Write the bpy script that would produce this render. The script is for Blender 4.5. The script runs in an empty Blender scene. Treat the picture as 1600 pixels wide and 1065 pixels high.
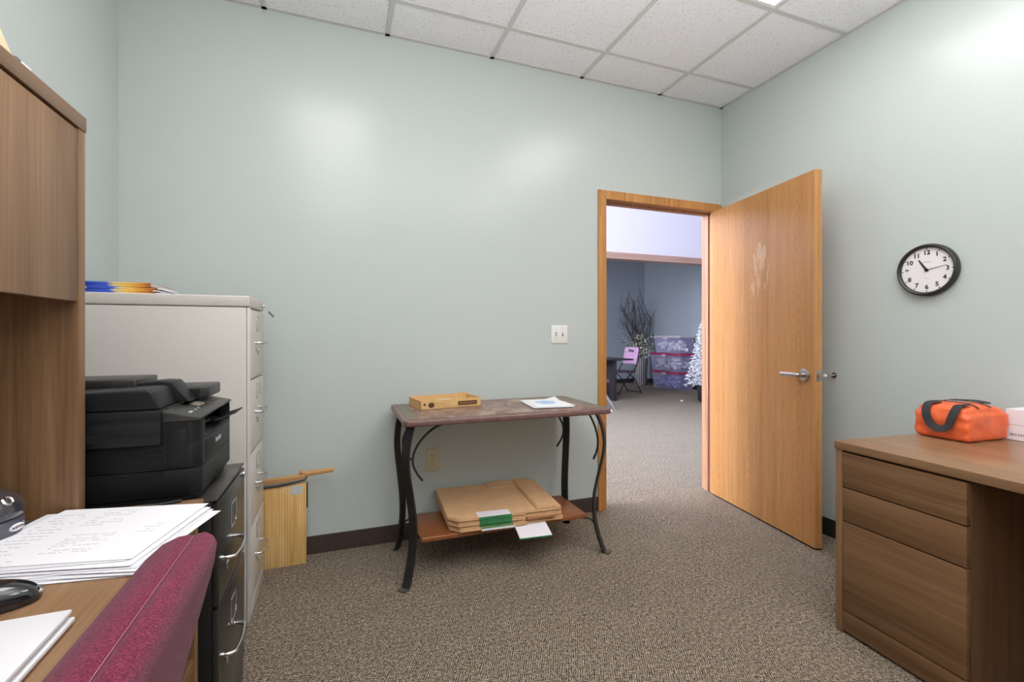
import bpy, bmesh, math, random
from mathutils import Vector, Matrix, Euler, noise
random.seed(7)
R = math.radians
scn = bpy.context.scene
col = scn.collection

# ------------------------------------------------------------------ materials
def srgb(r, g, b):
    f = lambda v: (v/255/12.92) if v/255 <= .04045 else ((v/255+.055)/1.055)**2.4
    return (f(r), f(g), f(b), 1)

class NT:
    def __init__(s, name):
        s.m = bpy.data.materials.new(name); s.m.use_nodes = True
        s.t = s.m.node_tree; s.n = s.t.nodes; s.b = s.n['Principled BSDF']
        s.tc = s.n.new('ShaderNodeTexCoord')
    def node(s, kind, **kw):
        n = s.n.new(kind)
        for k, v in kw.items():
            if k in n.inputs: n.inputs[k].default_value = v
            else: setattr(n, k, v)
        return n
    def link(s, a, b): s.t.links.new(a, b)
    def mapping(s, scale=(1,1,1), rot=(0,0,0), loc=(0,0,0)):
        m = s.n.new('ShaderNodeMapping'); m.inputs['Scale'].default_value = scale
        m.inputs['Rotation'].default_value = rot; m.inputs['Location'].default_value = loc
        s.link(s.tc.outputs['Object'], m.inputs['Vector']); return m.outputs['Vector']
    def noise(s, vec, scale, detail=4, rough=.5, dist=0):
        n = s.node('ShaderNodeTexNoise', Scale=scale, Detail=detail, Roughness=rough, Distortion=dist)
        s.link(vec, n.inputs['Vector']); return n.outputs['Fac']
    def ramp(s, fac, stops, interp='LINEAR'):
        r = s.n.new('ShaderNodeValToRGB'); r.color_ramp.interpolation = interp
        e = r.color_ramp.elements
        while len(e) < len(stops): e.new(.5)
        for i, (p, c) in enumerate(stops): e[i].position = p; e[i].color = c
        s.link(fac, r.inputs['Fac']); return r.outputs['Color']
    def math(s, op, a, b=None):
        n = s.n.new('ShaderNodeMath'); n.operation = op
        for i, v in enumerate((a, b)):
            if v is None: continue
            if isinstance(v, (int, float)): n.inputs[i].default_value = v
            else: s.link(v, n.inputs[i])
        return n.outputs[0]
    def mix(s, fac, a, b, mode='MIX'):
        n = s.n.new('ShaderNodeMixRGB'); n.blend_type = mode
        for sock, v in ((n.inputs[0], fac), (n.inputs[1], a), (n.inputs[2], b)):
            if isinstance(v, (int, float, tuple)): sock.default_value = v
            else: s.link(v, sock)
        return n.outputs[0]
    def bump(s, h, strength=.2, dist=.002):
        b = s.node('ShaderNodeBump', Strength=strength, Distance=dist)
        s.link(h, b.inputs['Height']); s.link(b.outputs['Normal'], s.b.inputs['Normal'])
    def base(s, v):
        if isinstance(v, tuple): s.b.inputs['Base Color'].default_value = v
        else: s.link(v, s.b.inputs['Base Color'])
    def set(s, **kw):
        for k, v in kw.items(): s.b.inputs[k.replace('_', ' ')].default_value = v
        return s

def plain(name, c, rough=.5, metal=0, spec=.5, var=0, vscale=30, bump=0, bscale=200, coat=0):
    t = NT(name); c = srgb(*c)
    t.set(Roughness=rough, Metallic=metal); t.b.inputs['Specular IOR Level'].default_value = spec
    if coat: t.b.inputs['Coat Weight'].default_value = coat; t.b.inputs['Coat Roughness'].default_value = .08
    if var:
        v = t.mapping(); n = t.noise(v, vscale, 5)
        lo = tuple(x*(1-var) for x in c[:3])+(1,); hi = tuple(min(1, x*(1+var)) for x in c[:3])+(1,)
        t.base(t.ramp(n, [(.3, lo), (.7, hi)]))
    else: t.base(c)
    if bump:
        v = t.mapping(); t.bump(t.noise(v, bscale, 3), bump)
    return t.m

def wood(name, dark, mid, light, axis='z', rough=.4, freq=1.0, seed=0, spec=.4, fine=1.0):
    """fine streaky laminate, grain running along axis"""
    t = NT(name); a = 'xyz'.index(axis)
    s1 = [24*freq]*3; s1[a] = .8*freq
    s2 = [120*freq]*3; s2[a] = 3.0
    s3 = [4.5*freq]*3; s3[a] = .25
    n1 = t.noise(t.mapping(s1, loc=(seed, seed*.7, seed*.3)), 1, 6, .6, .6)
    n2 = t.noise(t.mapping(s2, loc=(seed, 0, 0)), 1, 3, .6)
    n3 = t.noise(t.mapping(s3, loc=(0, seed, 0)), 1, 2, .5)
    k = t.math('ADD', t.math('MULTIPLY', n1, .50), t.math('ADD', t.math('MULTIPLY', n2, .32*fine), t.math('MULTIPLY', n3, .33)))
    t.base(t.ramp(k, [(.34, srgb(*dark)), (.54, srgb(*mid)), (.80, srgb(*light))]))
    t.set(Roughness=rough); t.b.inputs['Specular IOR Level'].default_value = spec
    t.bump(n2, .06, .001)
    return t.m

def oak(name, dark, mid, light, scars=False, rough=.38, centres=None, k=6):
    """flat-sawn oak veneer, grain along z; centres = y positions of the cathedral arches"""
    t = NT(name)
    pores = t.noise(t.mapping((230, 230, 5)), 1, 3, .7)
    streak = t.noise(t.mapping((34, 34, .5), loc=(2, 5, 0)), 1, 3, .6)
    band = t.noise(t.mapping((7, 7, .1)), 1, 1, .5)
    if centres:
        sep = t.n.new('ShaderNodeSeparateXYZ'); t.link(t.tc.outputs['Object'], sep.inputs[0])
        w = t.noise(t.mapping((3, 3, 1.3)), 1, 2, .5); w2 = t.noise(t.mapping((60, 60, 3)), 1, 3, .6)
        y = t.math('ADD', sep.outputs['Y'], t.math('MULTIPLY', t.math('SUBTRACT', w, .5), .09))
        d = None
        for c in centres:
            e = t.math('ABSOLUTE', t.math('SUBTRACT', y, c)); d = e if d is None else t.math('MINIMUM', d, e)
        f = t.math('ADD', sep.outputs['Z'], t.math('MULTIPLY', t.math('POWER', d, 1.6), 26))
        f = t.math('ADD', f, t.math('MULTIPLY', w2, .035))
        ring = t.math('POWER', t.math('FRACT', t.math('MULTIPLY', f, 15)), 2.5)
        fade = t.ramp(d, [(0, (1,1,1,1)), (.06, (.75,.75,.75,1)), (.13, (.18,.18,.18,1))])
        ring = t.math('MULTIPLY', ring, fade)
    else:
        ring = t.math('POWER', t.math('FRACT', t.math('MULTIPLY', t.noise(t.mapping((6, 6, .12)), 1, 1.5, .4), k)), 2)
    c = t.mix(t.math('MULTIPLY', ring, .62), srgb(*light), srgb(*dark))
    c = t.mix(t.math('MULTIPLY', band, .6), c, srgb(*mid))
    c = t.mix(.5, c, t.ramp(streak, [(.35, (.66,.62,.56,1)), (.6, (1,1,1,1))]), 'MULTIPLY')
    c = t.mix(.30, c, t.ramp(pores, [(.36, (.25,.25,.25,1)), (.56, (1,1,1,1))]), 'MULTIPLY')
    if scars:   # patch of worn, scraped finish in the middle of the door leaf
        v = t.mapping((1, 1, 1), loc=(0, .50, -1.53))
        sep = t.n.new('ShaderNodeSeparateXYZ'); t.link(v, sep.inputs[0])
        dy = t.math('DIVIDE', sep.outputs['Y'], .085); dz = t.math('DIVIDE', sep.outputs['Z'], .20)
        win = t.math('SUBTRACT', 1.0, t.math('ADD', t.math('MULTIPLY', dy, dy), t.math('MULTIPLY', dz, dz)))
        sn = t.noise(t.mapping((26, 26, 5)), 1, 4, .7)
        f = t.math('MULTIPLY', t.math('GREATER_THAN', win, 0.0), t.math('GREATER_THAN', t.math('ADD', sn, t.math('MULTIPLY', win, .14)), .60))
        c = t.mix(t.math('MULTIPLY', f, .5), c, srgb(226, 194, 156))
    t.base(c); t.set(Roughness=rough); t.bump(pores, .05, .001)
    return t.m

M = {}
# painted drywall, slight sheen and orange-peel texture
def paint(name, c, rough=.33, spec=.5, bump=.10):
    t = NT(name); t.base(srgb(*c)); t.set(Roughness=rough); t.b.inputs['Specular IOR Level'].default_value = spec
    t.bump(t.noise(t.mapping(), 160, 3), bump, .002); return t.m
M['mint'] = paint('mint_paint', (196, 204, 201), .25)
M['bluegrey'] = paint('blue_grey_paint', (146, 154, 162), .5)
M['hallwhite'] = paint('lavender_white_paint', (222, 220, 230), .6)
# carpet
def carpet():
    """level-loop carpet: short hatched runs of loops in two directions"""
    t = NT('loop_carpet')
    def stripes(rot, per, stretch):
        v = t.mapping((1, 1, 1), rot=(0, 0, R(rot)))
        sep = t.n.new('ShaderNodeSeparateXYZ'); t.link(v, sep.inputs[0])
        wob = t.noise(t.mapping((60, 60, 60)), 1, 2, .5)
        p = t.math('ADD', t.math('MULTIPLY', sep.outputs['X'], 1/per), t.math('MULTIPLY', wob, 1.1))
        return t.math('ADD', .5, t.math('MULTIPLY', .5, t.math('SINE', t.math('MULTIPLY', p, 2*math.pi))))
    a, b_ = stripes(28, .0078, 1), stripes(118, .0078, 1)
    patch = t.math('GREATER_THAN', t.noise(t.mapping((1, 1, 1)), 42, 2, .5), .5)
    st = t.mix(patch, a, b_)
    n = t.noise(t.mapping(), 190, 3, .6); n1 = t.noise(t.mapping(), 78, 3, .6); n2 = t.noise(t.mapping(), 6, 3)
    k = t.math('ADD', t.math('MULTIPLY', st, .24), t.math('ADD', t.math('MULTIPLY', n, .40), t.math('MULTIPLY', n1, .42)))
    c = t.ramp(k, [(.38, srgb(52, 44, 36)), (.50, srgb(104, 92, 79)), (.58, srgb(140, 126, 110)), (.70, srgb(196, 182, 164))])
    c = t.mix(.3, c, t.ramp(n2, [(.3, (.75,.75,.75,1)), (.7, (1.05,1.05,1.05,1))]), 'MULTIPLY')
    t.base(c); t.set(Roughness=.95); t.b.inputs['Specular IOR Level'].default_value = .15
    t.bump(st, .5, .003); return t.m
M['carpet'] = carpet()
def base_mat():
    t = NT('carpet_base'); mp = t.mapping()
    n = t.noise(mp, 190, 4, .7)
    t.base(t.ramp(n, [(.35, srgb(44, 34, 30)), (.55, srgb(74, 58, 51)), (.72, srgb(104, 84, 75))])); t.set(Roughness=.85)
    t.bump(n, .4, .003); return t.m
M['base'] = base_mat()
M['blackbase'] = plain('black_vinyl_base', (38, 37, 38), .55)
def tile():
    t = NT('acoustic_tile'); mp = t.mapping()
    v = t.noise(mp, 95, 2, .55); f = t.noise(mp, 300, 3, .6)
    pits = t.ramp(v, [(.30, (.66,.65,.64,1)), (.40, (1,1,1,1))])
    c = t.mix(1, srgb(240, 241, 246), pits, 'MULTIPLY')
    c = t.mix(.5, c, t.ramp(f, [(.3, (.9,.9,.9,1)), (.6, (1,1,1,1))]), 'MULTIPLY')
    t.base(c); t.set(Roughness=.9); t.bump(v, .35, .003); return t.m
M['tile'] = tile()
M['tbar'] = plain('ceiling_grid_metal', (204, 203, 202), .5)
M['oak_door'] = oak('oak_veneer', (164, 102, 48), (198, 138, 80), (210, 154, 96), True, centres=(-.80, -.40, -.09))
M['oak_trim'] = oak('oak_trim', (158, 96, 42), (206, 142, 72), (220, 160, 92), k=6)
M['oak_jamb'] = oak('oak_jamb', (150, 104, 76), (176, 130, 100), (190, 144, 114), k=6)
WD, WM, WL = (92, 64, 42), (134, 100, 70), (166, 130, 96)
M['wal_z'] = wood('walnut_laminate_upright', WD, WM, WL, 'z', .42, 1.0, 1.3)
M['wal_y'] = wood('walnut_laminate_lengthwise', (80, 53, 33), (117, 84, 56), (146, 111, 80), 'y', .36, 1.0, 2.1)  # darkened walnut; the dimmer light on the drawer fronts is in the colour
M['wal_top'] = wood('walnut_laminate_top', WD, WM, (176, 138, 102), 'y', .30, .8, 4.1, spec=.5)
M['wal_shaded'] = wood('walnut_laminate_shaded', (74, 50, 33), (104, 74, 50), (128, 94, 66), 'z', .45, 1.0, 3.3)  # darker walnut copy, shade of knee space and hutch inside painted in
M['reveal'] = plain('shadow_gap_board', (38, 27, 19), .7)
M['beige'] = plain('putty_enamel', (205, 198, 192), .42, bump=.03, bscale=500)
M['beige_front'] = plain('putty_enamel_front', (208, 204, 198), .30)
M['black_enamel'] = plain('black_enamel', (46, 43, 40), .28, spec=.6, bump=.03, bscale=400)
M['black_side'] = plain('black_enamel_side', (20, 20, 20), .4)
M['chrome'] = plain('chrome', (215, 213, 212), .16, 1)
M['steel'] = plain('satin_steel', (186, 180, 176), .32, 1)
M['printer'] = plain('printer_plastic', (23, 24, 26), .45, spec=.35, bump=.12, bscale=900)
M['printer_dk'] = plain('printer_plastic_dark', (18, 19, 21), .5)
M['printer_top'] = plain('printer_panel', (50, 48, 46), .4)
M['slot'] = plain('dark_recess', (10, 10, 11), .7)
M['screen'] = plain('lcd_screen', (150, 140, 130), .25)
M['silver_print'] = plain('silver_lettering', (205, 205, 208), .4)
M['white_paper'] = plain('white_paper', (236, 235, 238), .75, spec=.2)
M['paper_edge'] = plain('paper_offwhite', (222, 221, 226), .8, spec=.2)
M['ink'] = plain('grey_print', (168, 168, 175), .8)
M['ink_dark'] = plain('dark_print', (60, 60, 66), .8)
M['blue_ink'] = plain('blue_print', (170, 200, 232), .8, var=.15, vscale=60)
M['laptop'] = plain('white_plastic', (226, 226, 228), .35)
M['laptop_gap'] = plain('grey_seam', (110, 110, 116), .5)
M['gloss_black'] = plain('gloss_black_plastic', (26, 26, 30), .13, spec=.6, coat=.6)
M['matte_black'] = plain('matte_black_rubber', (30, 30, 32), .6)
M['dome'] = plain('smoked_plastic', (52, 52, 60), .2, spec=.7, coat=.5)
M['dome_low'] = plain('smoked_bin_plastic', (78, 78, 90), .18, spec=.7)
M['white_plastic'] = plain('white_switch_plastic', (236, 234, 232), .35)
M['ivory'] = plain('ivory_plastic', (212, 198, 168), .4)
M['iron'] = plain('black_wrought_iron', (34, 33, 33), .5, bump=.15, bscale=120, spec=.4)
M['iron_worn'] = plain('worn_iron', (84, 80, 74), .55, var=.2)
def slate():
    t = NT('mottled_slate'); mp = t.mapping()
    n = t.noise(mp, 9, 8, .7, .5); n2 = t.noise(mp, 45, 5, .7)
    k = t.math('ADD', t.math('MULTIPLY', n, .6), t.math('MULTIPLY', n2, .4))
    t.base(t.ramp(k, [(.36, srgb(74, 52, 47)), (.47, srgb(122, 90, 82)), (.56, srgb(162, 136, 118)), (.66, srgb(200, 182, 162))]))
    t.set(Roughness=.35); t.bump(n2, .15, .002); return t.m
M['slate'] = slate()
M['slate_green'] = plain('green_slate_band', (112, 106, 88), .38, var=.25, vscale=40)
M['table_rim'] = plain('plum_brown_rim', (118, 88, 82), .32, var=.18, vscale=25)
M['shelf_wood'] = wood('chestnut_wood', (74, 40, 24), (128, 74, 42), (164, 104, 62), 'x', .3, .9, 5.2)
M['cardboard'] = plain('kraft_cardboard', (212, 170, 128), .8, var=.07, vscale=14, spec=.2)
M['cardboard_dk'] = plain('kraft_cardboard_edge', (160, 116, 78), .85, var=.2, vscale=90, spec=.2)
M['tray'] = plain('tray_cardboard', (216, 178, 122), .75, var=.08, vscale=20, spec=.2)
M['brown_ink'] = plain('brown_print', (84, 58, 34), .8)
M['green'] = plain('green_label', (52, 132, 78), .6, var=.12, vscale=50)
M['label_white'] = plain('white_label', (232, 226, 232), .6)
M['label_grey'] = plain('printed_label', (196, 194, 192), .7, var=.12, vscale=130)
def cutterboard():
    t = NT('gridded_maple_board')
    sep = t.n.new('ShaderNodeSeparateXYZ'); t.link(t.tc.outputs['Object'], sep.inputs[0])
    gx = t.math('LESS_THAN', t.math('FRACT', t.math('MULTIPLY', sep.outputs['X'], 79)), .13)
    gz = t.math('LESS_THAN', t.math('FRACT', t.math('MULTIPLY', sep.outputs['Z'], 79)), .09)
    g = t.math('MAXIMUM', gx, t.math('MULTIPLY', gz, .8))
    n = t.noise(t.mapping((40, 40, 4)), 1, 4)
    c = t.ramp(n, [(.3, srgb(216, 168, 98)), (.7, srgb(240, 202, 138))])
    t.base(t.mix(t.math('MULTIPLY', g, .55), c, srgb(126, 84, 44))); t.set(Roughness=.5); return t.m
M['cutter'] = cutterboard()
M['maple'] = wood('maple_arm', (160, 112, 62), (190, 142, 88), (208, 164, 112), 'x', .45, 1, 6)
M['cream_wood'] = plain('cream_card', (246, 226, 190), .6)
def fabric():
    t = NT('burgundy_weave'); mp = t.mapping()
    v = t.node('ShaderNodeTexVoronoi', Scale=520.0); t.link(mp, v.inputs['Vector'])
    n = t.noise(mp, 240, 4, .7)
    k = t.math('ADD', t.math('MULTIPLY', v.outputs['Distance'], .5), t.math('MULTIPLY', n, .6))
    t.base(t.ramp(k, [(.35, srgb(76, 16, 40)), (.55, srgb(108, 32, 60)), (.8, srgb(140, 58, 86))]))
    t.set(Roughness=.9); t.b.inputs['Sheen Weight'].default_value = .12; t.b.inputs['Specular IOR Level'].default_value = .2
    t.bump(k, .5, .003); return t.m
M['fabric'] = fabric()
M['thread'] = plain('pale_thread', (168, 92, 116), .8)
M['orange'] = plain('orange_nylon', (238, 108, 60), .45, var=.08, vscale=25, bump=.1, bscale=600)
M['strap'] = plain('charcoal_webbing', (50, 46, 50), .8, bump=.2, bscale=900)
M['zip'] = plain('dark_zip', (74, 34, 24), .6)
M['carton_white'] = plain('white_carton', (236, 234, 240), .5)
M['clock_case'] = plain('black_clock_case', (46, 45, 45), .4, bump=.05, bscale=600)
M['clock_face'] = plain('clock_face', (240, 234, 238), .5)
M['clock_ink'] = plain('black_ink', (22, 22, 22), .6)
M['pink_ink'] = plain('pale_pink_print', (226, 190, 200), .7)
def cover():
    t = NT('booklet_cover')
    sep = t.n.new('ShaderNodeSeparateXYZ'); t.link(t.tc.outputs['Object'], sep.inputs[0])
    n = t.noise(t.mapping((30, 30, 30)), 1, 3)
    k = t.math('ADD', t.math('DIVIDE', t.math('ADD', sep.outputs['X'], .11), .22), t.math('MULTIPLY', t.math('SUBTRACT', n, .5), .12))
    t.base(t.ramp(k, [(0, srgb(40, 66, 180)), (.36, srgb(70, 104, 214)), (.46, srgb(226, 206, 150)), (.62, srgb(244, 200, 96)), (.86, srgb(226, 150, 60)), (.98, srgb(150, 82, 46))]))
    t.set(Roughness=.45); return t.m
M['cover'] = cover()
M['lamp'] = None
def emis(name, c, s):
    t = NT(name); t.base((.8,.8,.8,1)); t.b.inputs['Emission Color'].default_value = c; t.b.inputs['Emission Strength'].default_value = s; return t.m
TROFFER = 6.2
M['lamp'] = emis('lit_diffuser', (1.0, .985, .98, 1), TROFFER)
M['hall_fill'] = emis('hall_fill_diffuser', (.90, .93, 1.0, 1), 10)  # glow of the added hall fill panels
M['enamel_white'] = plain('white_enamel', (230, 230, 230), .4)
# hall
M['dark_table'] = plain('dark_table_laminate', (44, 42, 46), .35)
M['mauve'] = plain('mauve_vinyl', (186, 146, 182), .4, bump=.05)
M['mauve_dk'] = plain('plum_vinyl', (84, 54, 76), .45)
M['chair_metal'] = plain('dark_chair_frame', (40, 38, 42), .35, .6)
M['chair_silver'] = plain('silver_chair_frame', (188, 186, 190), .3, .8)
def tub():
    t = NT('frosted_clear_plastic'); t.base(srgb(172, 168, 206)); t.set(Roughness=.28)
    t.b.inputs['Alpha'].default_value = .36
    return t.m
M['tub'] = tub()
M['contents_a'] = plain('wrapped_ornaments', (226, 224, 244), .4, var=.55, vscale=24)
M['contents_b'] = plain('blue_packing', (122, 130, 186), .6, var=.3, vscale=14)
M['lid_red'] = plain('crimson_lid', (150, 30, 74), .4)
M['lid_grey'] = plain('grey_lid', (176, 168, 174), .4)
def flock():
    t = NT('flocked_needles'); n = t.noise(t.mapping(), 22, 3)
    t.base(t.ramp(n, [(.36, srgb(120, 122, 128)), (.5, srgb(226, 226, 232)), (.8, srgb(250, 250, 252))])); t.set(Roughness=.9); return t.m
M['flock'] = flock()
M['bark'] = plain('brown_bark', (76, 62, 54), .8, var=.2)
M['twig'] = plain('grey_twigs', (66, 58, 56), .8)
M['blossom'] = plain('pale_buds', (222, 222, 200), .7)
M['leaf'] = plain('dull_green_leaf', (84, 92, 74), .7, var=.3)
def basket():
    t = NT('striped_basket')
    sep = t.n.new('ShaderNodeSeparateXYZ'); t.link(t.tc.outputs['Object'], sep.inputs[0])
    ang = t.math('ARCTAN2', sep.outputs['Y'], sep.outputs['X'])
    s = t.math('GREATER_THAN', t.math('FRACT', t.math('MULTIPLY', ang, 3.2)), .55)
    t.base(t.mix(s, srgb(60, 56, 60), srgb(146, 142, 146))); t.set(Roughness=.6); return t.m
M['basket'] = basket()
M['trim_wood'] = wood('pale_wood_ledge', (150, 116, 104), (178, 144, 130), (196, 166, 152), 'x', .5, 1, 2)

# ------------------------------------------------------------------ geometry helpers
class B:
    def __init__(s): s.bm = bmesh.new()
    def _add(s, t, mat=None):
        if mat is not None: t.transform(mat)
        me = bpy.data.meshes.new('t'); t.to_mesh(me); s.bm.from_mesh(me); bpy.data.meshes.remove(me); t.free(); return s
    def box(s, x0, y0, z0, x1, y1, z1, bev=0, seg=2, mat=None):
        t = bmesh.new(); bmesh.ops.create_cube(t, size=1)
        for v in t.verts: v.co = ((x0+x1)/2+v.co.x*(x1-x0), (y0+y1)/2+v.co.y*(y1-y0), (z0+z1)/2+v.co.z*(z1-z0))
        if bev: bmesh.ops.bevel(t, geom=list(t.edges), offset=bev, segments=seg, profile=.5, affect='EDGES')
        return s._add(t, mat)
    def prism(s, pts, axis, a, b, bev=0, seg=2, mat=None):
        """closed outline pts (2-D) extruded from a to b along axis"""
        t = bmesh.new()
        def co(p, h):
            return {'x': (h, p[0], p[1]), 'y': (p[0], h, p[1]), 'z': (p[0], p[1], h)}[axis]
        lo = [t.verts.new(co(p, a)) for p in pts]; hi = [t.verts.new(co(p, b)) for p in pts]
        n = len(pts)
        t.faces.new(lo); t.faces.new(hi)
        for i in range(n): t.faces.new((lo[i], lo[(i+1) % n], hi[(i+1) % n], hi[i]))
        bmesh.ops.recalc_face_normals(t, faces=t.faces)
        if bev: bmesh.ops.bevel(t, geom=list(t.edges), offset=bev, segments=seg, profile=.5, affect='EDGES')
        return s._add(t, mat)
    def cyl(s, p, q, r, r2=None, n=20, mat=None, bev=0):
        p, q = Vector(p), Vector(q); d = q-p
        t = bmesh.new(); bmesh.ops.create_cone(t, cap_ends=True, segments=n, radius1=r, radius2=r if r2 is None else r2, depth=d.length)
        if bev:
            es = [e for e in t.edges if any(len(f.verts) > 4 for f in e.link_faces)]
            bmesh.ops.bevel(t, geom=es, offset=bev, segments=2, profile=.5, affect='EDGES')
        t.transform(Matrix.Translation((p+q)/2) @ d.to_track_quat('Z', 'Y').to_matrix().to_4x4())
        return s._add(t, mat)
    def ball(s, c, r, sc=(1,1,1), n=16, mat=None):
        t = bmesh.new(); bmesh.ops.create_uvsphere(t, u_segments=n, v_segments=max(6, n//2), radius=r)
        for v in t.verts: v.co = (c[0]+v.co.x*sc[0], c[1]+v.co.y*sc[1], c[2]+v.co.z*sc[2])
        return s._add(t, mat)
    def lathe(s, prof, c=(0,0,0), n=32, mat=None, cap=True):
        t = bmesh.new(); rings = []
        for r, z in prof:
            rings.append([t.verts.new((c[0]+r*math.cos(2*math.pi*i/n), c[1]+r*math.sin(2*math.pi*i/n), c[2]+z)) for i in range(n)])
        for a, b in zip(rings, rings[1:]):
            for i in range(n): t.faces.new((a[i], a[(i+1) % n], b[(i+1) % n], b[i]))
        if cap:
            if prof[0][0] > 1e-5: t.faces.new(rings[0][::-1])
            if prof[-1][0] > 1e-5: t.faces.new(rings[-1])
        bmesh.ops.remove_doubles(t, verts=t.verts, dist=1e-6)
        bmesh.ops.recalc_face_normals(t, faces=t.faces)
        return s._add(t, mat)
    def sweep(s, pts, sect, up=(0,0,1), mat=None, closed=False):
        """sweep a 2-D section along pts; section x axis is side, y axis is 'up-ish'"""
        t = bmesh.new(); pts = [Vector(p) for p in pts]; rings = []; N = len(pts)
        for i, p in enumerate(pts):
            d = (pts[min(i+1, N-1)]-pts[max(i-1, 0)]).normalized()
            u = Vector(up(i/(N-1)) if callable(up) else up); side = d.cross(u)
            if side.length < 1e-4: side = d.cross(Vector((1, 0, 0)))
            side.normalize(); w = side.cross(d).normalized()
            rings.append([t.verts.new(p+side*a+w*b) for a, b in sect])
        m = len(sect)
        for a, b in zip(rings, rings[1:]):
            for i in range(m): t.faces.new((a[i], a[(i+1) % m], b[(i+1) % m], b[i]))
        t.faces.new(rings[0][::-1]); t.faces.new(rings[-1])
        bmesh.ops.recalc_face_normals(t, faces=t.faces)
        return s._add(t, mat)
    def tube(s, pts, r, n=8, mat=None):
        return s.sweep(pts, [(r*math.cos(2*math.pi*i/n), r*math.sin(2*math.pi*i/n)) for i in range(n)], up=(.03, .02, 1), mat=mat)
    def bar(s, pts, w, h, up=(0,0,1), mat=None):
        return s.sweep(pts, [(-w/2, -h/2), (w/2, -h/2), (w/2, h/2), (-w/2, h/2)], up=up, mat=mat)
    def grid(s, fn, nu, nv, thick=0, mat=None):
        """surface fn(u,v) -> point, optionally given thickness downwards along z"""
        t = bmesh.new(); V = [[t.verts.new(fn(i/nu, j/nv)) for j in range(nv+1)] for i in range(nu+1)]
        for i in range(nu):
            for j in range(nv): t.faces.new((V[i][j], V[i+1][j], V[i+1][j+1], V[i][j+1]))
        bmesh.ops.recalc_face_normals(t, faces=t.faces)
        if thick:
            g = bmesh.ops.extrude_face_region(t, geom=list(t.faces))
            for v in g['geom']:
                if isinstance(v, bmesh.types.BMVert): v.co.z -= thick
            bmesh.ops.recalc_face_normals(t, faces=t.faces)
        return s._add(t, mat)
    def text(s, txt, size, mat, depth=.0004, align='CENTER', bold=0):
        cu = bpy.data.curves.new('t', 'FONT'); cu.body = txt; cu.size = size; cu.align_x = align; cu.align_y = 'CENTER'; cu.extrude = depth; cu.offset = bold
        o = bpy.data.objects.new('t', cu); col.objects.link(o)
        bpy.context.view_layer.update()
        me = bpy.data.meshes.new_from_object(o.evaluated_get(bpy.context.evaluated_depsgraph_get()))
        t = bmesh.new(); t.from_mesh(me); bpy.data.objects.remove(o); bpy.data.curves.remove(cu); bpy.data.meshes.remove(me)
        return s._add(t, mat)
    def subdiv(s, n=1):
        bmesh.ops.subdivide_edges(s.bm, edges=s.bm.edges, cuts=n, use_grid_fill=True); return s
    def warp(s, fn):
        for v in s.bm.verts: v.co = fn(v.co)
        return s
    def done(s, name, m, parent=None, smooth=None, world=False):
        if parent is not None and world: s.bm.transform(root_matrix(parent).inverted())
        me = bpy.data.meshes.new(name); s.bm.to_mesh(me); s.bm.free()
        me.materials.append(m)
        if smooth is not None:
            me.polygons.foreach_set('use_smooth', [True]*len(me.polygons))
            try: me.set_sharp_from_angle(angle=R(smooth))
            except Exception: pass
        o = bpy.data.objects.new(name, me); col.objects.link(o)
        if parent is not None: o.parent = parent
        return o

def smooth(pts, n=8):
    out = []; P = [Vector(p) for p in pts]
    for i in range(len(P)-1):
        a, b_, c, d = P[max(i-1, 0)], P[i], P[i+1], P[min(i+2, len(P)-1)]
        for k in range(n):
            u = k/n; out.append(.5*((2*b_)+(c-a)*u+(2*a-5*b_+4*c-d)*u*u+(3*b_-a-3*c+d)*u**3))
    return out+[P[-1]]
def root_matrix(o):
    while o.parent is not None: o = o.parent
    return Matrix.LocRotScale(o.location, o.rotation_euler, o.scale)
def tag(o, label=None, cat=None, group=None, kind=None):
    if label: o['label'] = label
    if cat: o['category'] = cat
    if group: o['group'] = group
    if kind: o['kind'] = kind
    return o
def thing(name, label, cat, loc=(0,0,0), rz=0, group=None):
    o = bpy.data.objects.new(name, None); col.objects.link(o); o.empty_display_size = .05
    o.location = loc; o.rotation_euler = (0, 0, rz); return tag(o, label, cat, group)
def struct(name, b, m, label, cat, smooth=None):
    return tag(b.done(name, m, smooth=smooth), label, cat, kind='structure')
def copy_tree(o, parent=None):
    c = o.copy(); col.objects.link(c); c.parent = parent
    for ch in list(o.children): copy_tree(ch, c)
    return c
def basis(o, ex, ey, ez): 
    m = Matrix.Identity(4)
    for i, e in enumerate((ex, ey, ez)):
        for k in range(3): m[k][i] = e[k]
    return Matrix.Translation(o) @ m

# ------------------------------------------------------------------ the room
XL, XR, YB, YF, ZC = -.949, 2.651, 2.681, -1.65, 2.817
DL, DR, DH = 1.665, 2.585, 2.050            # door opening
WT = .125
struct('floor', B().box(-5, YF-.2, -.06, 9, 11, 0), M['carpet'], 'brown flecked loop carpet running through the doorway', 'carpet')
b = B(); b.box(XL-.12, YB, 0, DL-.02, YB+WT, ZC+.3); b.box(DL-.02, YB, DH+.02, DR+.02, YB+WT, ZC+.3); b.box(DR+.02, YB, 0, XR+.12, YB+WT, ZC+.3)
struct('wall_back', b, M['mint'], 'mint green wall with the doorway', 'wall')
struct('wall_left', B().box(XL-.12, YF-.12, 0, XL, YB, ZC+.3), M['mint'], 'mint green wall behind the desk hutch', 'wall')
struct('wall_right', B().box(XR, YF-.12, 0, XR+.12, YB, ZC+.3), M['mint'], 'mint green wall carrying the clock', 'wall')
struct('wall_front', B().box(XL, YF-.12, 0, XR, YF, ZC+.3), M['mint'], 'mint green wall behind the viewer', 'wall')
struct('baseboard_back', B().box(XL, YB-.008, 0, DL-.057, YB, .094, .002), M['base'], 'dark brown carpet base along the mint wall', 'baseboard')
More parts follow.
